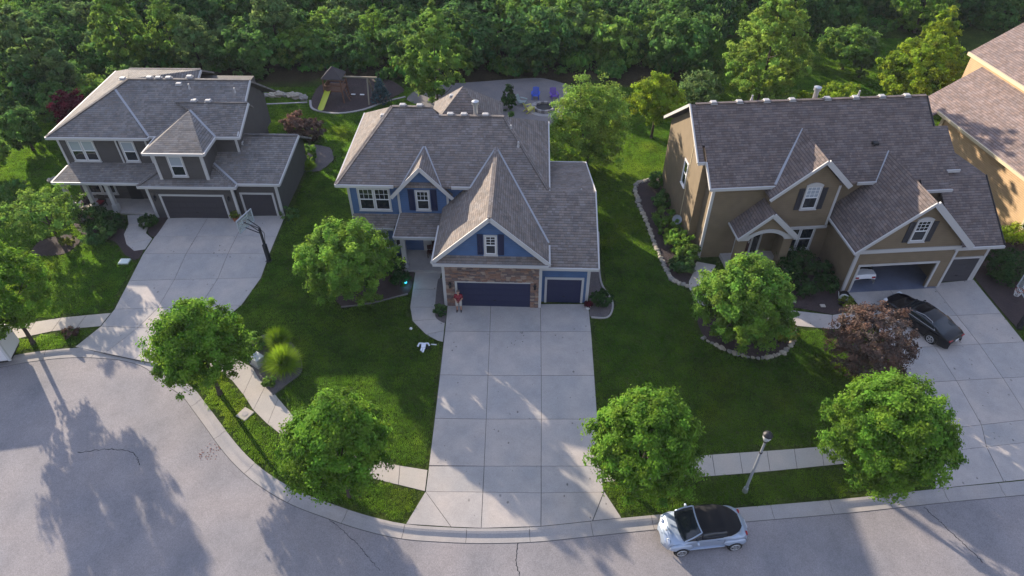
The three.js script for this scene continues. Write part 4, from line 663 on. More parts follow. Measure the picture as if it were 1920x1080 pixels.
// two-topped pear tree: two leaders, one thing
{
  const g = thing('pear_tree', 'yellow green tree with two pointed tops right of the blue house', 'tree', 6.45, -50.9);
  put(g, 'trunk', merge([trunkGeo(31, 6.5, 0.14, 1.5, 1.8, 5), tube([[0, 1, 0], [1.1, 4, 0.2], [1.35, 7.3, 0.1]], 0.09, 0.02), tube([[0, 1, 0], [-0.8, 4, 0.1], [-1.0, 7.2, 0]], 0.09, 0.02)]), M.bark);
  const a = foliage({ seed: 311, rx: 2.3, ry: 4.0, cy: 4.1, clumps: 230, leaves: 64, size: 0.18, profile: eggP, hollow: 0.4, clumpR: 0.55 }).translate(-1.0, 0, 0), b = foliage({ seed: 312, rx: 2.2, ry: 4.05, cy: 4.2, clumps: 230, leaves: 64, size: 0.18, profile: eggP, hollow: 0.4, clumpR: 0.55 }).translate(1.1, 0, 0.1);
  put(g, 'crown', mergeGeometries([a, b]), LEAF.pear);
}
tree('young_maple', 'small yellow green tree on the sunlit lawn behind the blue house', 12.75, -55.9, { seed: 32, h: 6.0, r: 2.4, base: 1.8, mat: LEAF.lime, clumps: 220, size: 0.18, profile: eggP });
tree('poplar_tree', 'very tall bright green tree behind the brown house roof', 24.0, -62.0, { seed: 33, h: 11.4, r: 4.0, base: 0.3, mat: LEAF.pear, profile: (t) => 1.12 - 0.62 * t * t, clumps: 480, leaves: 70, size: 0.24, hollow: 0.4 });
tree('round_tree', 'low round topped tree in the shaded clearing', 35.5, -70.5, { seed: 34, h: 4.5, r: 3.0, base: 1.0, mat: LEAF.wood2, profile: oval, clumps: 150, size: 0.26 });
tree('young_tree', 'slim grey green tree beside the round topped tree', 36.6, -68.6, { seed: 35, h: 4.2, r: 1.2, base: 0.5, mat: LEAF.grey, profile: coneP, clumps: 70, size: 0.26 });
tree('backyard_tree', 'wide yellow green tree left of the tan house roof', 39.6, -62.8, { seed: 36, h: 6.6, r: 4.2, base: 0.4, mat: LEAF.lime, clumps: 360, size: 0.22 });
tree('young_tree', 'narrow sunlit tree at the right edge of the clearing', 41.8, -66.0, { seed: 37, h: 8.4, r: 1.9, base: 1.0, mat: LEAF.lime, profile: columnP, clumps: 110, size: 0.26 });
tree('backyard_tree', 'tall light green tree at the wood edge left of the taupe roof', -46.3, -64, { seed: 38, h: 9.2, r: 3.0, base: 0.8, mat: LEAF.grey, profile: columnP, clumps: 200, size: 0.28 });
tree('backyard_tree', 'upright green tree directly behind the taupe roof', -39.5, -68.5, { seed: 39, h: 9.6, r: 2.7, base: 0.4, mat: LEAF.wood2, profile: columnP, clumps: 200, size: 0.28 });
tree('young_tree', 'small pale tree between the taupe roof and the wood', -43.3, -62.4, { seed: 40, h: 5.6, r: 1.7, base: 0.4, mat: LEAF.grey, profile: columnP, clumps: 100, size: 0.24 });
tree('young_tree', 'rounded dark young tree left of the taupe house corner', -42.6, -53.6, { seed: 41, h: 4.0, r: 1.6, base: 0.4, mat: LEAF.wood, profile: oval, clumps: 90, size: 0.22 });
tree('young_tree', 'sunlit young tree at the left picture edge beside the lawn', -43.6, -49.4, { seed: 42, h: 4.4, r: 2.0, base: 0.5, mat: LEAF.wood2, profile: eggP, clumps: 120, size: 0.22 });
tree('red_leaf_tree', 'dark red leafed tree tucked behind the taupe roof edge', -38.6, -55.0, { seed: 43, h: 5.0, r: 1.5, base: 0.8, mat: LEAF.red, profile: oval, clumps: 110, size: 0.22 });
// shrubs
function shrub(name, label, x, z, rx, ry, mat, seed, o = {}, group) {
  const { clumps = 60, leaves = 40, size = 0.14, y = 0, ...rest } = o;
  const m = put(scene, name, foliage({ seed, rx: rx * 0.93, ry: ry * 0.93, cy: ry * 0.92 + y, clumps, leaves, size, clumpR: 0.22 * Math.max(0.6, rx), profile: oval, hollow: 0.55, ...rest }), mat);
  m.position.set(x, 0, z); return tag(m, label, name.includes('grass') ? 'grass' : 'shrub', group);
}
shrub('shrub', 'large dark shrub against the window of the brown house', 19.9, -36.9, 1.5, 0.95, LEAF.box, 401, { clumps: 110 });
shrub('boxwood_ball', 'clipped round shrub nearest the brown porch steps', 18.5, -35.6, 0.95, 0.62, LEAF.box, 402, { lobes: 0.08 });
shrub('boxwood_ball', 'clipped round shrub in the middle of the mulch bed', 19.9, -34.6, 0.85, 0.58, LEAF.box, 403, { lobes: 0.08 });
shrub('boxwood_ball', 'clipped round shrub close to the brown garage wall, front one', 21.5, -35.0, 0.85, 0.6, LEAF.box, 404, { lobes: 0.08 });
shrub('boxwood_ball', 'clipped round shrub close to the brown garage wall, rear one', 21.6, -36.4, 0.85, 0.62, LEAF.box, 405, { lobes: 0.08 });
shrub('shrub', 'small dark shrub behind the maple beside the brown walk', 17.6, -34.4, 0.75, 0.5, LEAF.box, 406);
shrub('shrub', 'yellow flecked shrub at the right rim of the stone ring', 17.2, -30.5, 0.85, 0.6, LEAF.olive, 407);
shrub('shrub', 'small yellowish plant beside the brown garage corner', 22.3, -33.5, 0.5, 0.3, LEAF.olive, 408, { clumps: 25 });
[[11.9, -47.6, 0.75, 0.8, LEAF.wood, 'shrub farthest back in the bed beside the brown side wall'], [11.9, -45.0, 0.85, 0.7, LEAF.wood, 'dark second shrub in the bed beside the brown side wall'], [11.6, -42.6, 0.95, 0.75, LEAF.wood2, 'third shrub from the back, in shade beside the brown side wall'], [11.85, -40.9, 0.95, 0.8, LEAF.maple, 'sunlit shrub below the satellite dish'], [12.2, -39.5, 1.0, 0.8, LEAF.maple, 'sunlit shrub just in front of the satellite dish'], [12.6, -38.2, 0.95, 0.7, LEAF.wood2, 'shrub by the front corner of the brown house'], [12.0, -37.0, 0.9, 0.55, LEAF.deep, 'low dark shrub at the near end of the stone edged bed']].forEach(([x, z, a, b, m, l], i) => shrub('shrub', l, x, z, a, b, m, 420 + i, { size: 0.18 }));
shrub('shrub', 'round shrub at the right front corner of the blue garage', 6.0, -33.5, 0.75, 0.6, LEAF.box, 430);
shrub('shrub', 'small round shrub at the left front corner of the blue garage', -4.75, -32.6, 0.48, 0.36, LEAF.deep, 431, { clumps: 34 });
shrub('shrub', 'dark shrub under the bay window of the blue house', -8.4, -36.9, 1.0, 0.75, LEAF.box, 432);
shrub('shrub', 'dark low shrub between the maple and the blue porch', -7.7, -35.6, 0.75, 0.5, LEAF.box, 433);
shrub('shrub', 'large dark shrub before the taupe porch, nearest the walk', -30.6, -42.0, 1.25, 0.7, LEAF.box, 434, { clumps: 80 });
shrub('shrub', 'large dark shrub before the taupe porch, in the middle', -32.2, -42.7, 1.15, 0.75, LEAF.box, 435, { clumps: 80 });
shrub('shrub', 'low spreading dark shrub at the edge of the taupe lawn bed', -30.8, -40.7, 1.2, 0.55, LEAF.deep, 436, { clumps: 70 });
shrub('flowering_shrub', 'pale flowering shrub at the corner of the taupe porch', -32.95, -43.1, 0.7, 0.6, LEAF.flower, 437, { clumps: 44 });
shrub('boxwood_ball', 'clipped round shrub between the taupe walk and drive', -27.75, -42.3, 0.72, 0.58, LEAF.box, 438, { lobes: 0.06 });
shrub('shrub', 'small leafy plant at the right corner of the taupe garage', -17.2, -43.4, 0.75, 0.45, LEAF.wood, 439, { clumps: 34 });
shrub('smoke_bush', 'tan pink bush on the lawn behind the taupe garage', -19.6, -56.4, 1.3, 1.2, LEAF.smoke, 440, { clumps: 90, size: 0.2 });
shrub('smoke_bush', 'dark purple bush beside the tan pink bush', -18.2, -55.9, 1.2, 0.95, LEAF.purple, 441, { clumps: 80, size: 0.2 });
shrub('shrub', 'yellow green shrub on the patio behind the taupe house', -23.4, -56.9, 0.6, 0.5, LEAF.olive, 442, { clumps: 34 });
shrub('shrub', 'loose green shrub beside the rear corner of the taupe garage', -17.7, -51.9, 0.85, 0.85, LEAF.wood2, 443, { size: 0.2 });
shrub('shrub', 'dark conical evergreen on the patio beside the fire pit', -0.3, -61.3, 1.0, 1.5, LEAF.box, 444, { clumps: 100, profile: coneP });
shrub('shrub', 'large grey green bush left of the tall tree behind the brown roof', 18.3, -62.4, 2.2, 1.75, LEAF.grey, 445, { clumps: 120, size: 0.24 });
shrub('shrub', 'yellow green bush just above the middle of the brown ridge', 31.9, -62.0, 2.0, 1.25, LEAF.lime, 446, { clumps: 100, size: 0.24 });
shrub('shrub', 'low yellow green bush above the brown ridge, next to the larger one', 28.8, -62.2, 1.1, 0.7, LEAF.lime, 447, { clumps: 50, size: 0.22 });
shrub('shrub', 'large round dark shrub beside the brown third garage door', 34.2, -36.2, 1.6, 1.15, LEAF.box, 448, { clumps: 130 });
shrub('shrub', 'upright dark shrub against the right corner of the brown garage', 33.2, -39.0, 0.7, 1.0, LEAF.wood, 449);
shrub('hedge', 'sunlit yellow green hedge below the tan house wall', 38.2, -40.6, 2.2, 0.65, LEAF.lime, 450, { clumps: 120, rz: 0.9 });
shrub('shrub', 'dark round shrub at the right picture edge below the hedge', 37.2, -37.6, 0.9, 0.7, LEAF.box, 451);
shrub('shrub', 'small leafy shrub under the street tree beside the gravel bed', -16.2, -29.3, 0.85, 0.6, LEAF.wood2, 452);
shrub('shrub', 'small green plant at the near end of the gravel bed', -14.3, -26.4, 0.4, 0.35, LEAF.wood2, 453, { clumps: 24 });
shrub('shrub', 'small dark plant in the grass strip under the bulb street tree', -28.1, -30.6, 0.5, 0.3, LEAF.purple, 454, { clumps: 24 });
shrub('shrub', 'reddish plant before the trunk of the airy tree by the taupe house', -32.8, -40.0, 0.55, 0.35, LEAF.olive, 455, { clumps: 24 });
shrub('shrub', 'bushy shrub at the far left beside the rock border', -39.6, -46.0, 1.3, 0.9, LEAF.wood, 456);
shrub('shrub', 'yellowish shrub at the wood edge behind the playset', -11.6, -69.0, 1.1, 0.9, LEAF.olive, 457, { size: 0.22 });
// ornamental grasses: arching blades from one crown
function fountainGrass(label, x, z, rad, ht, seed) {
  const r = rng(seed), pos = [], col = [];
  for (let i = 0; i < 2200; i++) {
    const f = r() * 6.283, th = 1.45 * Math.pow(r(), 0.7), L = ht * (0.8 + 0.35 * r()), w = 0.018 + 0.016 * r(), s = 0.7 + 0.6 * r(), bx = (r() - 0.5) * 0.45, bz = (r() - 0.5) * 0.45, pts = [];
    for (let k = 0; k <= 4; k++) { const t = k / 4, o = Math.sin(th) * L * t * (rad / ht) * (0.75 + 0.25 * t); pts.push(V3(bx + Math.cos(f) * o, Math.max(0.05, Math.cos(th * 0.8) * L * t - 0.28 * L * t * t * Math.sin(th)), bz + Math.sin(f) * o)); }
    const sx = -Math.sin(f) * w, sz = Math.cos(f) * w;
    for (let k = 0; k < 4; k++) { const a = pts[k], b = pts[k + 1], wa = 1 - k / 4.2, wb = 1 - (k + 1) / 4.2; const q = [[a.x - sx * wa, a.y, a.z - sz * wa], [a.x + sx * wa, a.y, a.z + sz * wa], [b.x + sx * wb, b.y, b.z + sz * wb], [b.x - sx * wb, b.y, b.z - sz * wb]]; for (const v of [q[0], q[1], q[2], q[0], q[2], q[3]]) { pos.push(...v); col.push(s, s, s); } }
  }
  const g = new THREE.BufferGeometry(); g.setAttribute('position', new THREE.Float32BufferAttribute(pos, 3)); g.setAttribute('color', new THREE.Float32BufferAttribute(col, 3)); g.computeVertexNormals();
  const m = put(scene, 'fountain_grass', g, LEAF.grass); m.position.set(x, 0, z); tag(m, label, 'grass');
}
fountainGrass('smaller clump of bright ornamental grass behind the pale utility box', -14.7, -29.9, 0.95, 1.2, 61);
fountainGrass('larger clump of bright ornamental grass in the gravel bed', -13.9, -28.0, 1.3, 1.5, 62);
fountainGrass('loose strappy plant behind the taupe garage wall', -17.4, -50.6, 0.6, 0.7, 63);
// blue spruce: tiers of drooping boughs
{
  const g = thing('blue_spruce', 'small blue spruce between the playset and the patio', 'tree', -12.95, -62.9); put(g, 'trunk', tube([[0, 0, 0], [0, 2.4, 0]], 0.07, 0.02), M.bark);
  const list = []; for (let i = 0; i < 9; i++) { const t = i / 9; list.push(foliage({ seed: 700 + i, rx: 1.0 * (1 - t) + 0.1, ry: 0.14, cy: 0.3 + t * 2.25, clumps: 26, leaves: 26, size: 0.13, clumpR: 0.16, profile: oval, hollow: 0.5, up: -0.2 })); } put(g, 'crown', mergeGeometries(list), LEAF.spruce);
}
// the wood behind the houses: trees and brush of a few builds, each one placed
{
  const kinds = [['wood', 11.5, 4.0, 0.6, columnP], ['wood2', 12.5, 4.2, 0.8, eggP], ['maple', 10, 3.6, 0.5, oval], ['deep', 12, 3.9, 0.4, columnP], ['grey', 9.5, 3.3, 0.8, eggP]].map(([m, h, r, base, profile], i) => {
    const g = new THREE.Group(); g.name = 'wood_tree'; put(g, 'trunk', trunkGeo(800 + i, h, 0.2, 2.5, r * 0.7, 6), M.bark);
    put(g, 'crown', foliage({ seed: 820 + i, rx: r, ry: (h - base) / 2, cy: base + (h - base) / 2, clumps: 230, leaves: 34, size: 0.4, clumpR: 0.65, profile, lobes: 0.3, hollow: 0.55, tone: 0.6 }), LEAF[m]); return g; });
  const brush = [['wood', 2.6, 2.4], ['wood2', 2.4, 2.0], ['deep', 2.8, 2.6], ['grey', 2.2, 1.8]].map(([m, r, h], i) => { const g = new THREE.Group(); g.name = 'brush'; put(g, 'foliage', foliage({ seed: 840 + i, rx: r, ry: h, cy: h * 0.85, clumps: 120, leaves: 34, size: 0.34, clumpR: 0.5, profile: oval, lobes: 0.35, hollow: 0.5, tone: 0.6 }), LEAF[m]); return g; });
  const r = rng(99), spots = [];
  const far = (x, z, d) => spots.every(([a, b]) => (a - x) ** 2 + (b - z) ** 2 > d * d);
  const treeLook = ['upright mid green tree', 'broad light green tree', 'rounded bright green tree', 'dark green narrow tree', 'grey green tree'], brushLook = ['mid green', 'light green', 'dark green', 'grey green'];
  const behind = (x) => (x < -52 ? 'far left of the taupe house' : x < -38 ? 'left of the taupe roof' : x < -24 ? 'behind the taupe roof' : x < -11 ? 'behind the playset' : x < -2 ? 'behind the blue roof' : x < 9 ? 'behind the fire pit patio' : x < 20 ? 'behind the sunlit lawn gap' : x < 32 ? 'behind the brown roof' : x < 44 ? 'behind the shaded clearing' : 'behind the tan house');
  const row = (z) => (z > -74 ? 'first row' : z > -82 ? 'second row' : z > -91 ? 'third row' : z > -100 ? 'fourth row' : 'last row');
  const clone = (src, name, look, group, x, z, s) => { const c = src.clone(); c.name = numbered(name); c.position.set(x, 0, z); c.rotation.y = r() * 6.28; c.scale.set(s * (0.9 + 0.2 * r()), s, s * (0.9 + 0.2 * r())); scene.add(c); tag(c, look + ' in the wood ' + behind(x) + ', ' + row(z), name === 'brush' ? 'shrub' : 'tree', group); };
  // gaps in the tall wood through which the low sun reaches the yard trees
  const gap = (x, z) => [[-7.3, -62.4], [-46.3, -64], [-39.5, -68.5], [12.7, -56], [6.4, -51], [24, -62], [39.6, -62.8]].some(([a, b]) => { const d = (a - x) * 0.656 + (b - z) * 0.755, s = Math.abs((x - a) * 0.755 - (z - b) * 0.656); return d > 0 && d < 38 && s < 4.2; });
  let guard = 0, n = 0;
  while (n < 120 && guard++ < 9000) {
    const x = -84 + r() * 172, z = -116 + r() * 64, left = x < -30, mid = x > -8 && x < 24;
    const front = left ? -69 : mid ? -90 : x >= 24 ? -79 - Math.max(0, 0.08 * (x - 24)) : -74;
    if (z > front + (x < -60 ? 6 : 0) || Math.abs(x) > 0.72 * -z + 12 || !far(x, z, 4.3)) continue;
    spots.push([x, z]); n++; const k = Math.floor(r() * 5); clone(kinds[k], 'wood_tree', treeLook[k], 'trees of the wood behind the houses', x, z, (gap(x, z) ? 0.4 : mid ? 0.5 : left ? 0.66 : x < 0 ? 0.7 : 0.8) * (0.8 + 0.35 * r()));
  }
  guard = n = 0;
  while (n < 190 && guard++ < 9000) {
    const x = -72 + r() * 140, z = -104 + r() * 50, front = x < -36 ? -60 + 0.2 * (-36 - x) : x < -10 ? -70 : x < 22 ? -70 : -82;
    if (z > front || Math.abs(x) > 0.72 * -z + 8 || !far(x, z, 2.2)) continue;
    spots.push([x, z]); n++; const k = Math.floor(r() * 4); clone(brush[k], 'brush', brushLook[k] + ' undergrowth shrub', 'undergrowth shrubs at the wood edge', x, z, (0.75 + 0.5 * r()) * (x > -10 && x < 22 ? 1.2 : x < -36 ? 0.85 : 1));
  }
  // ground cover on the floor of the wood: nobody could count it
  const gc = new THREE.InstancedMesh(foliage({ seed: 860, rx: 0.9, ry: 0.4, cy: 0.32, clumps: 22, leaves: 14, size: 0.3, clumpR: 0.35, profile: oval, hollow: 0.2, tone: 0.6 }), LEAF.wood, 2600), mm = new THREE.Matrix4(), qq = new THREE.Quaternion(); let i = 0, tries = 0;
  while (i < 2600 && tries++ < 40000) { const x = -85 + r() * 172, z = -122 + r() * 66, front = (x < -36 ? -59 : x < 22 ? -69 : -79 - Math.max(0, 0.08 * (x - 24))) + 1.5 * noise2(x * 0.2, 7); if (z > front || Math.abs(x) > 0.74 * -z + 8) continue; qq.setFromAxisAngle(V3(0, 1, 0), r() * 6.28); const k = 0.7 + r() * 0.8; mm.compose(V3(x, 0, z), qq, V3(k, k * (0.8 + 0.9 * r()), k)); gc.setMatrixAt(i, mm); gc.setColorAt(i, new THREE.Color().setRGB(0.75 + 0.5 * r(), 0.8 + 0.4 * r(), 0.8)); i++; }
  gc.count = i; gc.name = 'woodland_ground_cover'; gc.userData.kind = 'stuff'; scene.add(gc); tag(gc, 'leafy ground cover over the floor of the wood', 'ground cover');
}

// mown grass: tiles of short upright blades over the lawns, clear of paving, beds and houses
{
  const r = rng(515), pos = [], nB = 230, T = 0.42;
  for (let i = 0; i < nB; i++) { const x = (r() - 0.5) * T * 1.15, z = (r() - 0.5) * T * 1.15, f = r() * 6.28, h = 0.05 + 0.035 * r(), w = 0.0045 + 0.003 * r(), lx = (r() - 0.5) * 0.05, lz = (r() - 0.5) * 0.05, c = Math.cos(f) * w, s = Math.sin(f) * w; pos.push(x - c, 0, z - s, x + c, 0, z + s, x + lx + c * 0.5, h, z + lz + s * 0.5, x - c, 0, z - s, x + lx + c * 0.5, h, z + lz + s * 0.5, x + lx - c * 0.5, h, z + lz - s * 0.5); }
  const g = new THREE.BufferGeometry(); g.setAttribute('position', new THREE.Float32BufferAttribute(pos, 3)); g.computeVertexNormals();
  const m = new THREE.MeshPhysicalMaterial({ color: new THREE.Color().setRGB(0.19, 0.37, 0.035), roughness: 1, specularIntensity: 0.1, transmission: 0.68, thickness: 0, side: THREE.DoubleSide });
  const boxed = (cx, cz, deg, x0, x1, z0, z1) => [[x0, z0], [x1, z0], [x1, z1], [x0, z1]].map(([x, z]) => { const a = deg * RAD; return [cx + x * Math.cos(a) - z * Math.sin(a), cz + x * Math.sin(a) + z * Math.cos(a)]; });
  const solid = [...paved, roadOutline, boxed(-4.43, -33.42, 1.9, -6.9, 9.4, -15, -4), boxed(-4.43, -33.42, 1.9, 0, 9.4, -5, 0), boxed(-27.57, -43.4, 1.2, -6.8, 9.8, -13, -2), boxed(-27.57, -43.4, 1.2, 0, 9.8, -4, 0), boxed(22.55, -34.76, -4.5, -9.3, 9.6, -13.6, -4), boxed(22.55, -34.76, -4.5, 0, 9.6, -5, 0), boxed(37.2, -45, -8, 0, 14, -11, 11)].map((p) => ({ p, x0: Math.min(...p.map((q) => q[0])) - 0.4, x1: Math.max(...p.map((q) => q[0])) + 0.4, z0: Math.min(...p.map((q) => q[1])) - 0.4, z1: Math.max(...p.map((q) => q[1])) + 0.4 }));
  const hit = (x, z) => { for (const s of solid) { if (x < s.x0 || x > s.x1 || z < s.z0 || z > s.z1) continue; let c = false; const p = s.p; for (let i = 0, j = p.length - 1; i < p.length; j = i++) if (p[i][1] > z !== p[j][1] > z && x < (p[j][0] - p[i][0]) * (z - p[i][1]) / (p[j][1] - p[i][1]) + p[i][0]) c = !c; if (c) return true; } return false; };
  const list = [], e = 0.26;
  for (let z = -80; z < -16; z += 0.4) for (let x = -52; x < 48; x += 0.4) {
    if (Math.abs(x) > 0.79 * 0.82 * (-z + 22) + 3) continue;
    if (z < -66 + (x > 20 ? -13 : 0) || (x < -38 && z < -60)) continue;
    const X = x + (r() - 0.5) * 0.1, Z = z + (r() - 0.5) * 0.1;
    if (hit(X, Z) || hit(X - e, Z) || hit(X + e, Z) || hit(X, Z - e) || hit(X, Z + e)) continue;
    list.push([X, Z]);
  }
  const im = new THREE.InstancedMesh(g, m, list.length), mm = new THREE.Matrix4(), q = new THREE.Quaternion(), c = new THREE.Color();
  list.forEach(([x, z], i) => { q.setFromAxisAngle(V3(0, 1, 0), r() * 6.28); const big = noise2(x * 0.06, z * 0.06), mid = noise2(x * 0.4 + 9, z * 0.4), dry = Math.max(0, noise2(x * 0.17 + 40, z * 0.17) - 0.35), k = 0.82 + 0.2 * mid + 0.12 * big + 0.34 * (r() - 0.5), y = 1 + 0.16 * big + 0.12 * mid + 0.5 * dry; mm.compose(V3(x, 0, z), q, V3(1, 0.8 + 0.4 * r(), 1)); im.setMatrixAt(i, mm); im.setColorAt(i, c.setRGB(k * y, k, k)); });
  im.name = 'lawn_grass'; im.userData.kind = 'stuff'; scene.add(im); tag(im, 'short mown grass covering the lawns', 'grass'); console.log('grass tiles', list.length);
}

// ---------- vehicles ----------
// a car body lofted through stations along its length; x runs front (-) to rear (+), wheels on the ground
const smooth = (t) => t * t * (3 - 2 * t);
function curve(keys) { return (x) => { if (x <= keys[0][0]) return keys[0][1]; for (let i = 1; i < keys.length; i++) if (x <= keys[i][0]) { const t = (x - keys[i - 1][0]) / (keys[i][0] - keys[i - 1][0]); return keys[i - 1][1] + (keys[i][1] - keys[i - 1][1]) * smooth(t); } return keys[keys.length - 1][1]; }; }
function grid(nu, nv, fn) {
  const pos = [], idx = []; for (let i = 0; i <= nu; i++) for (let j = 0; j <= nv; j++) pos.push(...fn(i / nu, j / nv));
  for (let i = 0; i < nu; i++) for (let j = 0; j < nv; j++) { const a = i * (nv + 1) + j, b = a + 1, c = a + nv + 1, d = c + 1; idx.push(a, c, b, b, c, d); }
  const g = new THREE.BufferGeometry(); g.setAttribute('position', new THREE.Float32BufferAttribute(pos, 3)); g.setIndex(idx); g.computeVertexNormals(); g.setAttribute('uv', new THREE.Float32BufferAttribute(new Float32Array(pos.length / 3 * 2), 2)); return g;
}
function wheel(car, x, z, R, w, rimMat) {
  const t = put(car, 'wheel', new THREE.CylinderGeometry(R, R, w, 28).rotateX(Math.PI / 2), M.rubber); t.position.set(x, R, z);
  const s = Math.sign(z), list = [new THREE.CylinderGeometry(R * 0.2, R * 0.2, 0.05, 12).rotateX(Math.PI / 2)]; for (let k = 0; k < 5; k++) list.push(new THREE.BoxGeometry(R * 0.18, R * 0.62, 0.03).translate(0, R * 0.36, 0).rotateZ(k * 1.2566)); list.push(new THREE.TorusGeometry(R * 0.66, 0.03, 6, 26));
  const rim = put(t, 'rim', merge(list), rimMat); rim.position.z = s * (w / 2 + 0.005);
  const disc = put(t, 'hub', new THREE.CylinderGeometry(R * 0.64, R * 0.64, 0.02, 20).rotateX(Math.PI / 2), M.darkMetal); disc.position.z = s * (w / 2 - 0.008);
}
function carBody(o) {
  const { x0, x1, width, belt, bottom = 0.2, wheels, R, crown = 0.05, shoulder = 0.78 } = o;
  const low = (x) => { let b = bottom; for (const xw of wheels) { const d = Math.abs(x - xw), A = R + 0.07; if (d < A) b = Math.max(b, R + Math.sqrt(A * A - d * d) * 0.98 - 0.02); } return b; };
  const sec = (x) => { const w = width(x), h = belt(x), b = Math.min(low(x), h - 0.12); return [[w * 0.96, b], [w, Math.max(b + 0.03, 0.45 * h + 0.1)], [w, h - 0.22 > b ? h - 0.2 : b + 0.06], [w * 0.965, h - 0.09], [w * 0.9, h - 0.03], [w * shoulder, h], [w * 0.45, h + crown * 0.7], [0, h + crown]]; };
  const n = 110;
  const side = grid(n, 14, (u, v) => { const x = x0 + (x1 - x0) * u, s = sec(x), k = Math.abs(v - 0.5) * 14, i = Math.min(6, Math.floor(7 - k)), P = s[Math.round(7 - k)], sg = v < 0.5 ? 1 : -1; return [x, P[1], P[0] * sg]; });
  return side;
}
// silver-blue convertible with a dark soft top
{
  const car = thing('convertible_car', 'silver blue rounded convertible with black soft top parked at the kerb', 'car', 9.27, -17.05, -6.5);
  car.position.y = -0.098; car.scale.setScalar(1.045);
  const paint = new THREE.MeshPhysicalMaterial({ color: new THREE.Color().setRGB(0.36, 0.43, 0.54), metalness: 0.35, roughness: 0.3, clearcoat: 1, clearcoatRoughness: 0.05 });
  const width = curve([[-2.06, 0.28], [-2.0, 0.5], [-1.8, 0.72], [-1.45, 0.85], [-1.2, 0.87], [-0.75, 0.81], [0, 0.8], [0.7, 0.82], [1.25, 0.87], [1.5, 0.85], [1.85, 0.7], [2.02, 0.48], [2.06, 0.28]]), belt = curve([[-2.06, 0.42], [-1.95, 0.6], [-1.6, 0.8], [-1.0, 0.93], [-0.6, 0.98], [0.9, 0.98], [1.3, 0.97], [1.7, 0.85], [1.98, 0.6], [2.06, 0.45]]);
  put(car, 'body', carBody({ x0: -2.06, x1: 2.06, width, belt, wheels: [-1.26, 1.25], R: 0.32, crown: 0.09, shoulder: 0.7 }), paint);
  // rounded fenders over each wheel
  for (const [x, z] of [[-1.26, 0.8], [-1.26, -0.8], [1.25, 0.8], [1.25, -0.8]]) { const f = put(car, 'fender', new THREE.SphereGeometry(1, 20, 10, 0, Math.PI * 2, 0, Math.PI / 2), paint); f.scale.set(0.56, 0.34, 0.17); f.position.set(x, 0.46, z); put(car, 'wheel_well', new THREE.CylinderGeometry(0.37, 0.37, 0.03, 24).rotateX(Math.PI / 2).translate(x, 0.33, z * 1.115), M.rubber); wheel(car, x, z * 1.1, 0.32, 0.2, M.steel); }
  const top = (x) => curve([[-1.15, 0.96], [-0.45, 1.44], [0.1, 1.53], [0.6, 1.49], [1.15, 1.28], [1.66, 0.97]])(x);
  const shell = (u0, u1, v0, v1, off) => grid(26, 18, (u, v) => { const x = u0 + (u1 - u0) * u, a = (v0 + (v1 - v0) * v) * Math.PI, hgt = top(x) - 0.97, w = 0.8 * Math.sqrt(Math.max(0.02, 1 - Math.pow(Math.max(0, x - 0.1) / 1.64, 3.2))); return [x - (u0 < -1 ? 0.16 * Math.sin(a) * (1 - u) : 0), 0.97 + Math.max(0.01, hgt) * Math.pow(Math.sin(a), 0.62) + off, Math.sign(Math.cos(a)) * Math.pow(Math.abs(Math.cos(a)), 0.72) * (w + off)]; });
  put(car, 'soft_top', shell(-0.42, 1.66, 0, 1, 0), std(0.006, 0.006, 0.008, 0.95)); put(car, 'windshield', shell(-1.15, -0.42, 0.0, 1, 0.004), M.glass);
  put(car, 'side_window', shell(-0.35, 0.75, 0.03, 0.2, 0.012), M.glass); put(car, 'side_window', shell(-0.35, 0.75, 0.8, 0.97, 0.012), M.glass);
  put(car, 'windshield_frame', merge([tube([-1, -0.6, -0.2, 0.2, 0.6, 1].map((v) => [-0.42 - 0.06 * (1 - v * v), 1.42 - 0.02 * v * v + 0.01, v * 0.68]), 0.035), ...[1, -1].map((s) => tube([[-0.44, 1.42, 0.68 * s], [-0.8, 1.22, 0.76 * s], [-1.17, 0.97, 0.78 * s]], 0.035))]), paint);
  for (const s of [1, -1]) { put(car, 'headlight', new THREE.SphereGeometry(0.14, 14, 10).scale(0.6, 1, 1).translate(-1.83, 0.68, 0.52 * s), std(0.7, 0.74, 0.78, 0.1)); put(car, 'tail_light', new THREE.SphereGeometry(0.11, 12, 8).scale(0.5, 1, 1).translate(1.84, 0.72, 0.55 * s), std(0.35, 0.015, 0.02, 0.25)); put(car, 'mirror', new THREE.SphereGeometry(0.1, 12, 8).scale(0.7, 0.8, 1.2).translate(-0.62, 1.02, 0.95 * s), paint); put(car, 'door_handle', new THREE.BoxGeometry(0.18, 0.03, 0.03).translate(0.45, 0.82, 0.825 * s), paint); put(car, 'sill_moulding', rbox(-0.85, 0.85, 0.2, 0.27, 0.78 * s - 0.03, 0.78 * s + 0.06, 0.02), paint); put(car, 'seam', new THREE.BoxGeometry(0.015, 0.42, 0.01).translate(0.72, 0.62, 0.818 * s), M.dark); put(car, 'waist_trim', tube([[-0.9, 0.985, 0.765 * s], [0, 0.985, 0.775 * s], [1.0, 0.985, 0.77 * s], [1.5, 0.97, 0.6 * s], [1.7, 0.95, 0]], 0.02), M.steel); }
  put(car, 'bonnet_emblem', new THREE.CylinderGeometry(0.055, 0.055, 0.01, 16).rotateZ(0.9).translate(-1.8, 0.79, 0), M.steel); put(car, 'number_plate', box(2.04, 2.06, 0.45, 0.57, -0.2, 0.2), M.white);
}
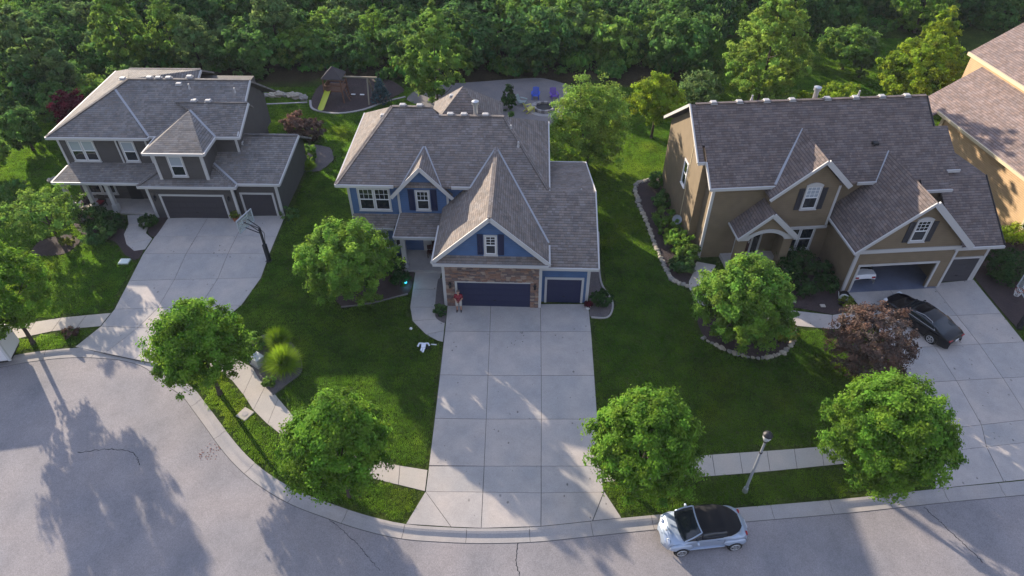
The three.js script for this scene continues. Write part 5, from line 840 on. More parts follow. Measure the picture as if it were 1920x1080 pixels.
// a saloon car used for the black one
{
  const car = thing('saloon_car', 'shiny black saloon car parked on the brown house drive', 'car', 26.4, -31.6, 0);
  car.rotation.y = -(241 - 180) * RAD; // nose towards the garage
  const paint = new THREE.MeshPhysicalMaterial({ color: new THREE.Color().setRGB(0.004, 0.004, 0.007), roughness: 0.12, specularIntensity: 0.6, clearcoat: 0.25, clearcoatRoughness: 0.03 });
  const width = curve([[-2.42, 0.55], [-2.3, 0.75], [-1.9, 0.88], [-1, 0.92], [1, 0.92], [1.9, 0.88], [2.3, 0.78], [2.42, 0.6]]), belt = curve([[-2.42, 0.55], [-2.25, 0.72], [-1.6, 0.85], [-0.9, 0.94], [1.4, 1.0], [2.1, 1.0], [2.35, 0.92], [2.42, 0.65]]);
  put(car, 'body', carBody({ x0: -2.42, x1: 2.42, width, belt, wheels: [-1.45, 1.38], R: 0.33, crown: 0.04 }), paint);
  const top = curve([[-1.15, 0.94], [-0.35, 1.38], [0.3, 1.45], [0.9, 1.38], [1.95, 1.0]]);
  const shell = (u0, u1, v0, v1, off) => grid(26, 18, (u, v) => { const x = u0 + (u1 - u0) * u, a = (v0 + (v1 - v0) * v) * Math.PI, hgt = top(x) - 0.95; return [x, 0.95 + Math.max(0.01, hgt) * Math.pow(Math.sin(a), 0.5) + off, Math.sign(Math.cos(a)) * Math.pow(Math.abs(Math.cos(a)), 0.65) * (0.82 + off)]; });
  put(car, 'cabin', shell(-1.15, 1.95, 0, 1, 0), paint);
  put(car, 'windshield', shell(-1.08, -0.4, 0.14, 0.86, 0.008), M.glass); put(car, 'rear_window', shell(1.0, 1.85, 0.16, 0.84, 0.008), M.glass);
  for (const [a, b] of [[0.03, 0.2], [0.8, 0.97]]) put(car, 'side_window', shell(-0.62, 1.25, a, b, 0.008), M.glass);
  for (const s of [1, -1]) {
    put(car, 'window_trim', merge([tube([[-0.85, 0.98, 0.84 * s], [0.2, 0.99, 0.845 * s], [1.35, 1.0, 0.84 * s]], 0.018), tube([[-0.62, 1.2, 0.73 * s], [0.3, 1.39, 0.63 * s], [0.9, 1.33, 0.66 * s], [1.35, 1.0, 0.84 * s]], 0.018)]), M.steel);
    for (const x of [-1.45, 1.38]) { put(car, 'wheel_well', new THREE.CylinderGeometry(0.39, 0.39, 0.03, 24).rotateX(Math.PI / 2).translate(x, 0.34, 0.88 * s), M.rubber); wheel(car, x, 0.84 * s, 0.33, 0.2, M.steel); }
    put(car, 'tail_light', rbox(2.2, 2.4, 0.76, 0.88, s > 0 ? 0.42 : -0.72, s > 0 ? 0.72 : -0.42, 0.03), std(0.3, 0.012, 0.02, 0.2)); put(car, 'headlight', rbox(-2.36, -2.1, 0.6, 0.72, s > 0 ? 0.5 : -0.8, s > 0 ? 0.8 : -0.5, 0.04), std(0.6, 0.62, 0.65, 0.1)); put(car, 'mirror', new THREE.SphereGeometry(0.11, 12, 8).scale(0.7, 0.7, 1.1).translate(-0.72, 1.02, 0.98 * s), paint);
  }
  put(car, 'number_plate', box(2.4, 2.425, 0.66, 0.78, -0.16, 0.16), M.white);
}
// white car inside the open garage: its rear end shows
{
  const car = thing('white_car', 'white car standing inside the open garage of the brown house', 'car', 23.95, -37.45, 0);
  car.rotation.y = 4.5 * RAD - Math.PI / 2;
  const paint = new THREE.MeshPhysicalMaterial({ color: new THREE.Color().setRGB(0.75, 0.76, 0.78), roughness: 0.3, clearcoat: 1 });
  const width = curve([[-2.2, 0.6], [-1.9, 0.85], [1.9, 0.86], [2.2, 0.75]]), belt = curve([[-2.2, 0.6], [-1.5, 0.9], [1.2, 1.0], [2.1, 0.98], [2.2, 0.7]]);
  put(car, 'body', carBody({ x0: -2.2, x1: 2.2, width, belt, wheels: [-1.35, 1.35], R: 0.33 }), paint);
  const top = curve([[-1.2, 0.9], [-0.4, 1.42], [0.8, 1.45], [1.7, 0.98]]); put(car, 'cabin', grid(20, 14, (u, v) => { const x = -1.2 + 2.9 * u, a = v * Math.PI; return [x, 0.92 + Math.max(0.01, top(x) - 0.92) * Math.pow(Math.sin(a), 0.5), Math.sign(Math.cos(a)) * Math.pow(Math.abs(Math.cos(a)), 0.65) * 0.78]; }), M.glass);
  for (const s of [1, -1]) { for (const x of [-1.35, 1.35]) wheel(car, x, 0.8 * s, 0.33, 0.2, M.steel); put(car, 'tail_light', rbox(2.05, 2.2, 0.72, 0.86, s > 0 ? 0.45 : -0.7, s > 0 ? 0.7 : -0.45, 0.03), std(0.3, 0.01, 0.02, 0.3)); }
}
// white box trailer at the left picture edge
{
  const t = thing('box_trailer', 'white box trailer with a grey oval mark parked at the street bulb', 'trailer', -31.25, -28.6, -10);
  t.position.y = -0.1;
  put(t, 'body', rbox(-3.2, 0.75, 0.5, 2.05, -1.0, 0.72, 0.14), M.white); put(t, 'roof_panel', rbox(-3.1, 0.65, 2.0, 2.12, -0.9, 0.62, 0.05), std(0.5, 0.54, 0.56, 0.5)); put(t, 'underframe', box(-3.1, 0.6, 0.3, 0.52, -0.9, 0.55), M.dark);
  const s = new THREE.Shape(); s.absellipse(0, 0, 0.38, 0.26, 0, Math.PI * 2, false, 0.15); put(t, 'oval_mark', metric(new THREE.ExtrudeGeometry(s, { depth: 0.012, bevelEnabled: false }).translate(0.05, 1.35, 0.722)), std(0.22, 0.21, 0.24, 0.7));
  for (const [x, z] of [[-1.0, 0.5], [-1.8, 0.5], [-1.0, -0.8], [-1.8, -0.8]]) wheel(t, x, z, 0.3, 0.18, M.steel);
  put(t, 'corner_post', rbox(0.6, 0.77, 0.5, 2.06, 0.58, 0.74, 0.03), std(0.55, 0.56, 0.55, 0.5));
}
// ---------- street furniture and yard things ----------
{
  const g = thing('street_lamp', 'grey post street lamp with dark acorn head on the grass strip', 'street lamp', 12.0, -19.35);
  put(g, 'post', merge([cyl(0, -0.1, 1.0, 0, 0.085, 0.075), cyl(0, 1.0, 3.4, 0, 0.072, 0.058), cyl(0, 3.4, 4.3, 0, 0.06, 0.055)]), std(0.4, 0.42, 0.46, 0.4, { metalness: 0.4 })); put(g, 'collar', merge([cyl(0, 3.38, 3.46, 0, 0.08), cyl(0, 4.26, 4.36, 0, 0.09)]), M.darkMetal); put(g, 'base', cyl(0, -0.1, 0.35, 0, 0.16, 0.11), M.steel);
  const hd = put(g, 'lantern', metric(new THREE.LatheGeometry([[0.05, 4.36], [0.13, 4.42], [0.2, 4.62], [0.19, 4.8]].map((p) => new THREE.Vector2(...p)), 18)), std(0.55, 0.56, 0.55, 0.35)); put(hd, 'cap', metric(new THREE.LatheGeometry([[0.24, 4.8], [0.22, 4.86], [0.12, 4.98], [0.03, 5.02], [0.0, 5.08]].map((p) => new THREE.Vector2(...p)), 18)), M.darkMetal); put(hd, 'rib', merge([0, 1, 2, 3].map((k) => bar([Math.cos(k * 1.571) * 0.14, 4.42, Math.sin(k * 1.571) * 0.14], [Math.cos(k * 1.571) * 0.2, 4.8, Math.sin(k * 1.571) * 0.2], 0.02, 0.02))), M.darkMetal);
}
function hoop(label, x, z, deg, boardFace) {
  const g = thing('basketball_hoop', label, 'basketball hoop', x, z, deg);
  put(g, 'post', merge([bar([0, 0, 0], [0, 1.4, 0], 0.17, 0.17), bar([0, 1.4, 0], [0, 2.95, 0], 0.12, 0.12), box(-0.2, 0.2, -0.05, 0.03, -0.2, 0.2)]), M.darkMetal);
  put(g, 'post_pad', rbox(-0.13, 0.13, 0.05, 1.5, -0.13, 0.13, 0.04), std(0.015, 0.016, 0.02, 0.8));
  put(g, 'arm', merge([tube([[0, 2.95, 0.05], [-1.0, 3.3, 0.2]], 0.035), tube([[0, 2.5, 0.05], [-1.0, 2.85, 0.2]], 0.035), tube([[0, 2.95, -0.05], [-1.0, 3.3, -0.2]], 0.035), tube([[0, 2.5, -0.05], [-1.0, 2.85, -0.2]], 0.035), tube([[0.12, 1.6, 0], [0.3, 2.6, 0], [0, 2.9, 0]], 0.02)]), M.darkMetal);
  const b = put(g, 'backboard', box(-1.05, -1.03, 2.75, 3.75, -0.8, 0.8), new THREE.MeshPhysicalMaterial({ color: new THREE.Color().setRGB(0.85, 0.9, 0.9), transmission: 0.85, roughness: 0.05, thickness: 0 }));
  put(b, 'board_frame', merge([box(-1.07, -1.01, 3.72, 3.79, -0.83, 0.83), box(-1.07, -1.01, 2.72, 2.78, -0.83, 0.83), box(-1.07, -1.01, 2.78, 3.72, -0.83, -0.77), box(-1.07, -1.01, 2.78, 3.72, 0.77, 0.83)]), std(0.4, 0.42, 0.45, 0.4));
  put(b, 'board_target', merge([box(-1.062, -1.052, 3.5, 3.54, -0.3, 0.3), box(-1.062, -1.052, 3.06, 3.1, -0.3, 0.3), box(-1.062, -1.052, 3.1, 3.5, -0.3, -0.26), box(-1.062, -1.052, 3.1, 3.5, 0.26, 0.3)]), M.white);
  const ring = new THREE.TorusGeometry(0.23, 0.014, 6, 24).rotateX(Math.PI / 2).translate(-1.36, 3.05, 0); put(g, 'rim', merge([ring, bar([-1.06, 3.05, 0], [-1.15, 3.05, 0], 0.1, 0.06)]), std(0.3, 0.06, 0.03, 0.5));
  const net = []; for (let k = 0; k < 12; k++) { const a = k / 12 * 6.283, c = a + 0.5, d = a - 0.5; net.push(tube([[-1.36 + 0.23 * Math.cos(a), 3.04, 0.23 * Math.sin(a)], [-1.36 + 0.13 * Math.cos(c), 2.62, 0.13 * Math.sin(c)]], 0.009, 0.009, 4), tube([[-1.36 + 0.23 * Math.cos(a), 3.04, 0.23 * Math.sin(a)], [-1.36 + 0.13 * Math.cos(d), 2.62, 0.13 * Math.sin(d)]], 0.009, 0.009, 4)); } put(g, 'net', merge(net), M.white);
}
hoop('basketball hoop with glass board beside the taupe house drive', -17.5, -38.1, 20);
hoop('basketball hoop with white net at the right edge of the brown drive', 32.75, -31.3, 8);
// backyard playset
{
  const g = thing('playset', 'wooden playset with yellow slide, roofed tower and swing beam', 'playset', -17.3, -63.6, 4); g.scale.y = 0.82;
  for (const [x, z] of [[-1, -0.9], [0.7, -0.9], [-1, 0.8], [0.7, 0.8]]) put(g, 'tower_post', bar([x * 1.12, 0, z * 1.15], [x, 3.0, z], 0.12, 0.12), M.wood);
  put(g, 'deck', box(-1.05, 0.75, 1.4, 1.5, -0.95, 0.85), M.wood);
  for (const [p, q] of [[[-1, 2.1, 0.8], [0.7, 2.1, 0.8]], [[-1, 2.1, -0.9], [-1, 2.1, 0.8]], [[0.7, 2.1, -0.9], [0.7, 2.1, 0.8]], [[-1, 1.8, -0.9], [0.7, 1.8, -0.9]]]) put(g, 'rail', bar(p, q, 0.06, 0.12), M.wood);
  for (let i = 0; i < 6; i++) put(g, 'wall_board', box(-1.03, -0.97, 1.5, 2.1, -0.85 + i * 0.28, -0.62 + i * 0.28), M.wood);
  const rm = std(0.06, 0.05, 0.05, 0.9); for (const [a, b] of [[[-1.3, 0.0], [0, 0]], [[0, 0], [0, 0]]].slice(1)) void 0;
  const apx = [-0.15, 4.15, -0.05], cs = [[-1.15, -1.0], [0.85, -1.0], [0.85, 0.9], [-1.15, 0.9]]; for (let i = 0; i < 4; i++) { const a = cs[i], b = cs[(i + 1) % 4]; put(g, 'canopy_panel', slopeGeo([[a[0], 3.0, a[1]], [b[0], 3.0, b[1]], apx], 0.05), rm); }
  const path = (t) => [-0.65 - 0.25 * t, 1.5 - 1.2 * t + 0.1 * t * t, 0.9 + 2.2 * t], sl = grid(14, 6, (u, v) => { const p = path(u), a = (v - 0.5) * 2; return [p[0] + a * 0.3, p[1] + Math.pow(Math.abs(a), 3) * 0.18, p[2]]; }); put(g, 'slide', merge([sl, sl.clone().translate(0, -0.03, 0)]), std(0.42, 0.46, 0.03, 0.4, { side: THREE.DoubleSide }));
  put(g, 'swing_beam', bar([0.6, 2.85, -0.1], [4.1, 2.85, -0.1], 0.14, 0.16), M.paleWood);
  for (const z of [-1.3, 1.1]) put(g, 'beam_leg', bar([3.3, 0, z], [3.15, 2.85, -0.1], 0.12, 0.12), M.paleWood);
  for (const x of [1.5, 2.4, 3.75]) { const s = put(g, 'swing_seat', rbox(x - 0.22, x + 0.22, 0.62, 0.66, -0.2, 0.0, 0.015), M.white); put(s, 'chain', merge([tube([[x - 0.2, 0.64, -0.1], [x - 0.2, 2.8, -0.1]], 0.008, 0.008, 4), tube([[x + 0.2, 0.64, -0.1], [x + 0.2, 2.8, -0.1]], 0.008, 0.008, 4)]), M.darkMetal); }
  put(g, 'ladder', merge([0, 1, 2, 3].map((i) => bar([0.85 + i * 0.09, 1.25 - i * 0.33, -0.3], [0.85 + i * 0.09, 1.25 - i * 0.33, 0.3], 0.06, 0.06)).concat([bar([0.8, 1.5, -0.33], [1.25, 0, -0.33], 0.06, 0.08), bar([0.8, 1.5, 0.33], [1.25, 0, 0.33], 0.06, 0.08)])), M.wood);
}
// slatted garden chairs and the fire pit
function chair(label, x, z, deg, mat, group) {
  const g = thing('adirondack_chair', label, 'chair', x, z, deg, group); g.position.y = 0.03;
  for (let i = 0; i < 5; i++) { put(g, 'back_slat', bar([-0.24 + i * 0.12, 0.28, -0.32], [-0.26 + i * 0.13, 0.98 - 0.03 * Math.abs(i - 2), -0.62], 0.1, 0.025), mat); put(g, 'seat_slat', bar([-0.28, 0.4 - i * 0.03 + 0.0, 0.3 - i * 0.13], [0.28, 0.4 - i * 0.03, 0.3 - i * 0.13], 0.11, 0.025), mat); }
  for (const s of [-1, 1]) { put(g, 'armrest', box(s * 0.36 - 0.07, s * 0.36 + 0.07, 0.56, 0.59, -0.4, 0.36), mat); put(g, 'leg', bar([s * 0.32, 0, 0.32], [s * 0.32, 0.56, 0.32], 0.07, 0.07), mat); put(g, 'leg', bar([s * 0.3, 0.42, 0.3], [s * 0.3, 0, -0.55], 0.04, 0.1), mat); }
}
chair('blue slatted chair at the fire pit', 2.35, -63.7, 5, std(0.02, 0.08, 0.5, 0.5)); chair('purple slatted chair at the fire pit', 4.2, -63.6, -12, std(0.13, 0.05, 0.36, 0.5)); chair('pale grey green chair left of the fire pit', 1.0, -62.3, -62, std(0.3, 0.36, 0.35, 0.5)); chair('yellow chair nearest the house at the fire pit', 1.7, -60.9, -118, std(0.55, 0.52, 0.12, 0.5));
{
  const g = thing('fire_pit', 'round dark fire pit ringed with blocks on the patio', 'fire pit', 3.15, -61.5), r = rng(5); g.position.y = 0.03;
  for (let k = 0; k < 18; k++) { const a = k / 18 * 6.283, m = put(g, 'block', rbox(-0.16, 0.16, 0, 0.3, -0.12, 0.12, 0.03), k % 2 ? M.patio : M.curb); m.position.set(Math.cos(a) * 0.95, 0, Math.sin(a) * 0.95); m.rotation.y = -a + Math.PI / 2; }
  put(g, 'ash_bed', cyl(0, 0, 0.12, 0, 0.85, 0.85, 20), M.dark); put(g, 'paved_ring', metric(new THREE.RingGeometry(1.1, 1.6, 32).rotateX(-Math.PI / 2).translate(0, 0.006, 0)), M.curb);
}
function pot(label, x, z, R, h, potMat, leaf, seed, y = 0) { const g = thing('flower_pot', label, 'planter', x, z); g.position.y = y; put(g, 'pot', metric(new THREE.LatheGeometry([[0, 0], [R * 0.7, 0], [R, h * 0.95], [R * 1.08, h], [R * 0.9, h], [R * 0.88, h * 0.9], [0, h * 0.88]].map((p) => new THREE.Vector2(...p)), 20)), potMat); put(g, 'plant', foliage({ seed, rx: R * 1.2, ry: R * 0.9, cy: h + R * 0.6, clumps: 24, leaves: 26, size: 0.12, clumpR: 0.14, profile: oval }), leaf); }
pot('planter with dark red foliage at the blue third garage door', 5.05, -33.1, 0.2, 0.3, M.white, LEAF.red, 901); pot('terracotta planter between the taupe garage doors', -21.35, -43.0, 0.26, 0.4, M.terracotta, LEAF.olive, 902); pot('small grey planter on the patio behind the blue house', -0.1, -60.0 + 0.9, 0.25, 0.5, M.curb, LEAF.wood, 903, 0.03);
{
  const g = thing('utility_box', 'pale metal utility box beside the ornamental grasses', 'utility box', -15.5, -28.2, 35); put(g, 'cabinet', rbox(-0.32, 0.32, 0.05, 0.55, -0.28, 0.28, 0.03), std(0.36, 0.38, 0.36, 0.6)); put(g, 'lid', rbox(-0.34, 0.34, 0.55, 0.61, -0.3, 0.3, 0.02), std(0.38, 0.4, 0.38, 0.6)); put(g, 'pad', box(-0.4, 0.4, -0.02, 0.05, -0.36, 0.36), M.concrete);
  const v = thing('utility_cover', 'square concrete utility cover in the grass strip by the kerb', 'cover', -15.2, -24.3, 30); put(v, 'frame', rbox(-0.36, 0.36, -0.05, 0.06, -0.36, 0.36, 0.02), M.walk); put(v, 'lid', cyl(0, 0.05, 0.075, 0, 0.17, 0.17, 20), M.curb);
  const w = thing('utility_cover', 'pale flat utility cover on the lawn left of the taupe drive', 'cover', -27.85, -37.95, 0); put(w, 'lid', rbox(-0.35, 0.35, -0.02, 0.12, -0.28, 0.28, 0.03), std(0.6, 0.66, 0.62, 0.6)); put(w, 'skirt', box(-0.38, 0.38, -0.05, 0.03, -0.31, 0.31), M.curb);
  for (const [x, z, l] of [[18.9, -33.75, 'pale stepping stone in the mulch, nearest the maple'], [20.75, -33.3, 'pale stepping stone in the mulch, nearest the brown garage']]) tag(put(scene, 'stepping_stone', rbox(x - 0.17, x + 0.17, 0.02, 0.09, z - 0.14, z + 0.14, 0.03), M.walk), l, 'stone');
  const b = thing('garden_light', 'small glowing blue garden ball beside the blue house walk', 'garden light', -7.3, -35.3); put(b, 'stake', cyl(0, 0, 0.3, 0, 0.015), M.darkMetal); put(b, 'globe', new THREE.SphereGeometry(0.1, 14, 10).translate(0, 0.38, 0), new THREE.MeshPhysicalMaterial({ color: new THREE.Color().setRGB(0.05, 0.4, 0.6), roughness: 0.1, clearcoat: 1, emissive: new THREE.Color().setRGB(0.05, 0.5, 0.8), emissiveIntensity: 0.8 }));
  const pl = new THREE.PointLight(new THREE.Color(0.2, 0.7, 1), 0.25); pl.position.set(0, 0.38, 0); pl.castShadow = true; b.add(pl);
  const c = thing('garden_hose_reel', 'black and white reel lying at the brown garage corner', 'hose reel', 22.35, -34.0, 20); put(c, 'drum', metric(new THREE.CylinderGeometry(0.2, 0.2, 0.35, 18).rotateX(Math.PI / 2).translate(0, 0.25, 0)), M.dark); for (const z of [-0.19, 0.19]) put(c, 'side_plate', metric(new THREE.CylinderGeometry(0.3, 0.3, 0.04, 20).rotateX(Math.PI / 2).translate(0, 0.3, z)), z > 0 ? M.white : M.dark); put(c, 'handle', tube([[-0.25, 0.05, 0.1], [-0.4, 0.5, 0.1], [-0.4, 0.5, -0.1], [-0.25, 0.05, -0.1]], 0.02), M.white);
  const y = thing('lawn_toy', 'small white and black toy lying on the lawn beside the blue drive', 'toy', -5.55, -29.5, 0), wm = std(0.72, 0.74, 0.82, 0.5);
  put(y, 'body', rbox(-0.12, 0.16, 0.05, 0.28, -0.2, 0.2, 0.06), wm); put(y, 'arm', tube([[-0.05, 0.2, -0.18], [-0.25, 0.24, -0.15], [-0.34, 0.16, 0.05]], 0.06), wm); put(y, 'arm', tube([[0.1, 0.2, -0.18], [0.28, 0.22, -0.18], [0.38, 0.15, -0.04]], 0.06), wm); put(y, 'leg', tube([[-0.06, 0.15, 0.15], [-0.12, 0.1, 0.35]], 0.06), wm); put(y, 'leg', tube([[0.08, 0.15, 0.15], [0.0, 0.08, 0.46]], 0.07), wm); put(y, 'dark_seat', rbox(-0.22, -0.08, 0.08, 0.24, -0.1, 0.06, 0.04), M.dark); put(y, 'dark_wheel', metric(new THREE.TorusGeometry(0.12, 0.04, 8, 18).rotateX(1.3).translate(0.3, 0.12, 0.1)), M.dark);
  tag(put(scene, 'toy_bat', tube([[-5.1, 0.06, -29.75], [-4.75, 0.06, -29.7]], 0.03, 0.05), M.white), 'short white stick on the lawn right of the toy', 'toy'); tag(put(scene, 'lawn_ball', new THREE.SphereGeometry(0.1, 14, 10).translate(-6.5, 0.1, -31.1), M.white), 'small white ball on the lawn by the curved walk', 'ball');
  // wind-blown leaves on the drive and in the road
  const r = rng(31); for (const [cx, cz, n, s, l] of [[0.4, -30.3, 7, 0.5, 'dark scatter of dry leaves on the blue drive'], [-16.4, -21.9, 34, 0.55, 'reddish scatter of dry leaves on the road near the kerb']]) { const list = []; for (let i = 0; i < n; i++) { const q = new THREE.PlaneGeometry(0.06, 0.045).rotateX(-Math.PI / 2 + (r() - 0.5)).rotateY(r() * 6).translate(cx + (r() - 0.5) * 2 * s, (cx < -10 ? -0.085 : 0.04), cz + (r() - 0.5) * 2 * s); list.push(q); } const m = put(scene, 'fallen_leaves', merge(list), new THREE.MeshStandardMaterial({ color: new THREE.Color().setRGB(cx < -10 ? 0.16 : 0.03, 0.05, 0.03), side: THREE.DoubleSide, roughness: 0.9 }), 'stuff'); tag(m, l, 'leaves'); }
}
// porch chairs of the taupe house
for (const [x, z, d, l] of [[-32.4, -44.6, 10, 'dark wicker chair with red cushion on the taupe porch, right one'], [-33.6, -44.7, -15, 'dark wicker chair on the taupe porch, left one']]) { const g = thing('porch_chair', l, 'chair', x, z, d); put(g, 'seat', rbox(-0.32, 0.32, 0.45, 0.6, -0.3, 0.3, 0.04), M.dark); put(g, 'backrest', rbox(-0.32, 0.32, 0.55, 1.1, -0.36, -0.26, 0.04), M.dark); put(g, 'cushion', rbox(-0.27, 0.27, 0.6, 0.7, -0.24, 0.26, 0.04), d > 0 ? std(0.2, 0.02, 0.03, 0.9) : M.mulch); for (const [a, b] of [[-0.28, -0.28], [0.28, -0.28], [-0.28, 0.28], [0.28, 0.28]]) put(g, 'leg', box(a - 0.03, a + 0.03, 0.18, 0.45, b - 0.03, b + 0.03), M.dark); }

// ---------- the person at the blue garage ----------
// body as one skin: tapered capsules joined by a smooth minimum, meshed as surface nets
function skin(bones, cell, k) {
  let lo = V3(1e9, 1e9, 1e9), hi = V3(-1e9, -1e9, -1e9);
  for (const [a, ra, b, rb] of bones) for (const [p, r] of [[a, ra], [b, rb]]) { lo.min(V3(p[0] - r, p[1] - r, p[2] - r)); hi.max(V3(p[0] + r, p[1] + r, p[2] + r)); }
  lo.subScalar(cell * 3); hi.addScalar(cell * 3);
  const nx = Math.ceil((hi.x - lo.x) / cell), ny = Math.ceil((hi.y - lo.y) / cell), nz = Math.ceil((hi.z - lo.z) / cell), F = new Float32Array(nx * ny * nz), B = bones.map(([a, ra, b, rb]) => [a, [b[0] - a[0], b[1] - a[1], b[2] - a[2]], ra, rb]);
  const sdf = (x, y, z) => { let d = 1e9; for (const [a, v, ra, rb] of B) { const px = x - a[0], py = y - a[1], pz = z - a[2], l = v[0] * v[0] + v[1] * v[1] + v[2] * v[2], t = l ? Math.min(1, Math.max(0, (px * v[0] + py * v[1] + pz * v[2]) / l)) : 0, e = Math.hypot(px - v[0] * t, py - v[1] * t, pz - v[2] * t) - (ra + (rb - ra) * t), h = Math.max(k - Math.abs(d - e), 0) / k; d = Math.min(d, e) - h * h * k * 0.25; } return d; };
  for (let z = 0, i = 0; z < nz; z++) for (let y = 0; y < ny; y++) for (let x = 0; x < nx; x++, i++) F[i] = sdf(lo.x + x * cell, lo.y + y * cell, lo.z + z * cell);
  const id = new Int32Array(nx * ny * nz).fill(-1), pos = [], idx = [], at = (x, y, z) => (z * ny + y) * nx + x, E = [[0, 1], [2, 3], [4, 5], [6, 7], [0, 2], [1, 3], [4, 6], [5, 7], [0, 4], [1, 5], [2, 6], [3, 7]];
  for (let z = 0; z < nz - 1; z++) for (let y = 0; y < ny - 1; y++) for (let x = 0; x < nx - 1; x++) {
    const c = [0, 1, 2, 3, 4, 5, 6, 7].map((q) => F[at(x + (q & 1), y + (q >> 1 & 1), z + (q >> 2))]); if (c.every((v) => v > 0) || c.every((v) => v <= 0)) continue;
    let s = [0, 0, 0], n = 0; for (const [a, b] of E) if (c[a] > 0 !== c[b] > 0) { const t = c[a] / (c[a] - c[b]); s[0] += (a & 1) + ((b & 1) - (a & 1)) * t; s[1] += (a >> 1 & 1) + ((b >> 1 & 1) - (a >> 1 & 1)) * t; s[2] += (a >> 2) + ((b >> 2) - (a >> 2)) * t; n++; }
    id[at(x, y, z)] = pos.length / 3; pos.push(lo.x + (x + s[0] / n) * cell, lo.y + (y + s[1] / n) * cell, lo.z + (z + s[2] / n) * cell);
  }
  const Q = (a, b, c, d, f) => (f ? idx.push(a, b, c, a, c, d) : idx.push(a, c, b, a, d, c));
  for (let z = 1; z < nz - 1; z++) for (let y = 1; y < ny - 1; y++) for (let x = 1; x < nx - 1; x++) {
    const v = F[at(x, y, z)] <= 0;
    if (v !== F[at(x + 1, y, z)] <= 0) Q(id[at(x, y - 1, z - 1)], id[at(x, y, z - 1)], id[at(x, y, z)], id[at(x, y - 1, z)], v);
    if (v !== F[at(x, y + 1, z)] <= 0) Q(id[at(x - 1, y, z - 1)], id[at(x - 1, y, z)], id[at(x, y, z)], id[at(x, y, z - 1)], v);
    if (v !== F[at(x, y, z + 1)] <= 0) Q(id[at(x - 1, y - 1, z)], id[at(x, y - 1, z)], id[at(x, y, z)], id[at(x - 1, y, z)], v);
  }
  const g = new THREE.BufferGeometry(); g.setAttribute('position', new THREE.Float32BufferAttribute(pos, 3)); g.setIndex(idx); g.computeVertexNormals(); g.setAttribute('uv', new THREE.Float32BufferAttribute(new Float32Array(pos.length / 3 * 2), 2)); return g;
}
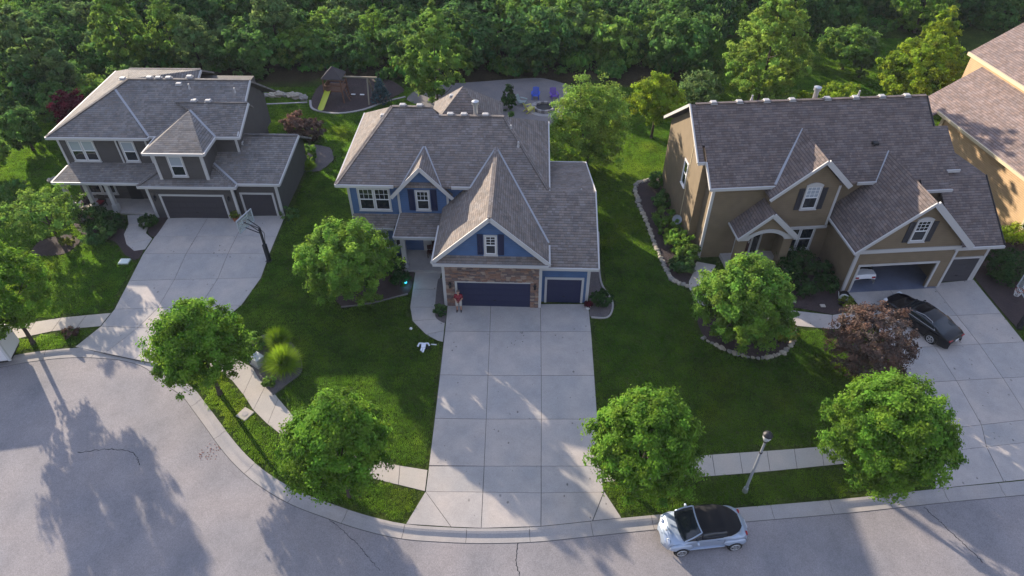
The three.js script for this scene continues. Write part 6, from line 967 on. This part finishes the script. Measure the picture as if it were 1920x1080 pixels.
{
  const P = thing('person', 'person in red shirt and pale shorts holding a remote by the blue garage', 'person', -3.5, -32.85, 0), S = std(0.42, 0.22, 0.15, 0.6);
  const arms = []; for (const s of [-1, 1]) arms.push([[s * 0.19, 1.42, 0], 0.06, [s * 0.25, 1.14, 0.02], 0.046], [[s * 0.25, 1.14, 0.02], 0.044, [s * 0.09, 1.06, 0.25], 0.032]);
  const legs = []; for (const s of [-1, 1]) legs.push([[s * 0.1, 0.92, 0], 0.095, [s * 0.12, 0.5, 0.015], 0.062], [[s * 0.12, 0.5, 0.015], 0.06, [s * 0.125, 0.3, -0.02], 0.056], [[s * 0.125, 0.3, -0.02], 0.056, [s * 0.13, 0.08, -0.01], 0.04]);
  const torso = [[[0, 0.95, 0], 0.13, [0, 1.15, 0.0], 0.125], [[-0.05, 1.3, 0], 0.125, [0.05, 1.3, 0], 0.125], [[-0.13, 1.42, 0], 0.07, [0.13, 1.42, 0], 0.07], [[0, 1.42, 0], 0.06, [0, 1.56, 0.015], 0.055]];
  const head = skin([[[0, 1.68, 0.0], 0.09, [0, 1.7, -0.02], 0.095], [[0, 1.6, 0.04], 0.055, [0, 1.65, 0.04], 0.07], [[0, 1.55, 0], 0.052, [0, 1.62, 0.0], 0.055], [[0, 1.655, 0.1], 0.012, [0, 1.64, 0.118], 0.016], [[-0.092, 1.66, 0], 0.016, [-0.092, 1.68, 0], 0.02], [[0.092, 1.66, 0], 0.016, [0.092, 1.68, 0], 0.02]], 0.008, 0.03);
  const hands = []; for (const s of [-1, 1]) { const w = [s * 0.09, 1.06, 0.25], p = [s * 0.06, 1.06, 0.31], b = [[w, 0.03, p, 0.036]]; for (let i = 0; i < 4; i++) { const L = [0.075, 0.085, 0.08, 0.06][i], y = 1.085 - i * 0.019, k = [s * 0.05, y, 0.345], m = [s * (0.05 - L * 0.45), y - 0.005, 0.365], e = [s * (0.05 - L * 0.9), y - 0.01, 0.35]; b.push([[s * 0.06, y, 0.315], 0.0095, k, 0.0095], [k, 0.0095, m, 0.0085], [m, 0.0085, e, 0.0075]); } b.push([[s * 0.055, 1.09, 0.29], 0.012, [s * 0.04, 1.115, 0.32], 0.0105], [[s * 0.04, 1.115, 0.32], 0.0105, [s * 0.02, 1.115, 0.335], 0.0085]); hands.push(skin(b, 0.004, 0.012)); }
  put(P, 'body', merge([skin([...torso, ...arms, ...legs], 0.013, 0.04), head, ...hands]), S);
  put(P, 'shirt', skin([[[0, 0.98, 0], 0.15, [0, 1.15, 0], 0.145], [[-0.05, 1.3, 0], 0.143, [0.05, 1.3, 0], 0.143], [[-0.14, 1.42, 0], 0.082, [0.14, 1.42, 0], 0.082], ...[-1, 1].map((s) => [[s * 0.19, 1.42, 0], 0.078, [s * 0.235, 1.22, 0.012], 0.068])], 0.014, 0.04), std(0.2, 0.018, 0.03, 0.9));
  put(P, 'shorts', skin([[[-0.05, 0.96, 0], 0.135, [0.05, 0.96, 0], 0.135], ...[-1, 1].map((s) => [[s * 0.1, 0.9, 0], 0.115, [s * 0.125, 0.56, 0.01], 0.09])], 0.014, 0.03), std(0.45, 0.43, 0.4, 0.9));
  put(P, 'hair', skin([[[0, 1.72, -0.02], 0.098, [0, 1.735, -0.03], 0.095], [[0, 1.66, -0.06], 0.07, [0, 1.7, -0.05], 0.075]], 0.01, 0.02), std(0.12, 0.09, 0.07, 0.8));
  for (const s of [-1, 1]) { put(P, 'shoe', skin([[[s * 0.13, 0.045, -0.04], 0.045, [s * 0.14, 0.045, 0.15], 0.042], [[s * 0.13, 0.06, -0.03], 0.05, [s * 0.13, 0.09, -0.02], 0.048]], 0.009, 0.03), std(0.06, 0.055, 0.055, 0.8)); put(P, 'eye', new THREE.SphereGeometry(0.012, 8, 6).translate(s * 0.035, 1.685, 0.082), M.dark); }
  put(P, 'mouth', tube([[-0.025, 1.607, 0.098], [0, 1.603, 0.104], [0.025, 1.607, 0.098]], 0.005), std(0.25, 0.08, 0.07, 0.6));
  const rc = thing('remote_controller', 'small dark remote controller held by the person in red', 'controller', -3.5, -32.85, 0); put(rc, 'case', rbox(-0.055, 0.055, 1.045, 1.1, 0.335, 0.37, 0.01), M.dark); put(rc, 'antenna', merge([tube([[-0.03, 1.09, 0.37], [-0.04, 1.12, 0.44]], 0.006), tube([[0.03, 1.09, 0.37], [0.04, 1.12, 0.44]], 0.006)]), M.darkMetal);
}
scene.traverse((o) => { if (o.isMesh) { o.castShadow = true; o.receiveShadow = true; } });
scene.fog = new THREE.FogExp2(0xcfd8e6, 0.00018);   // thin evening haze
renderer.render(scene, camera);
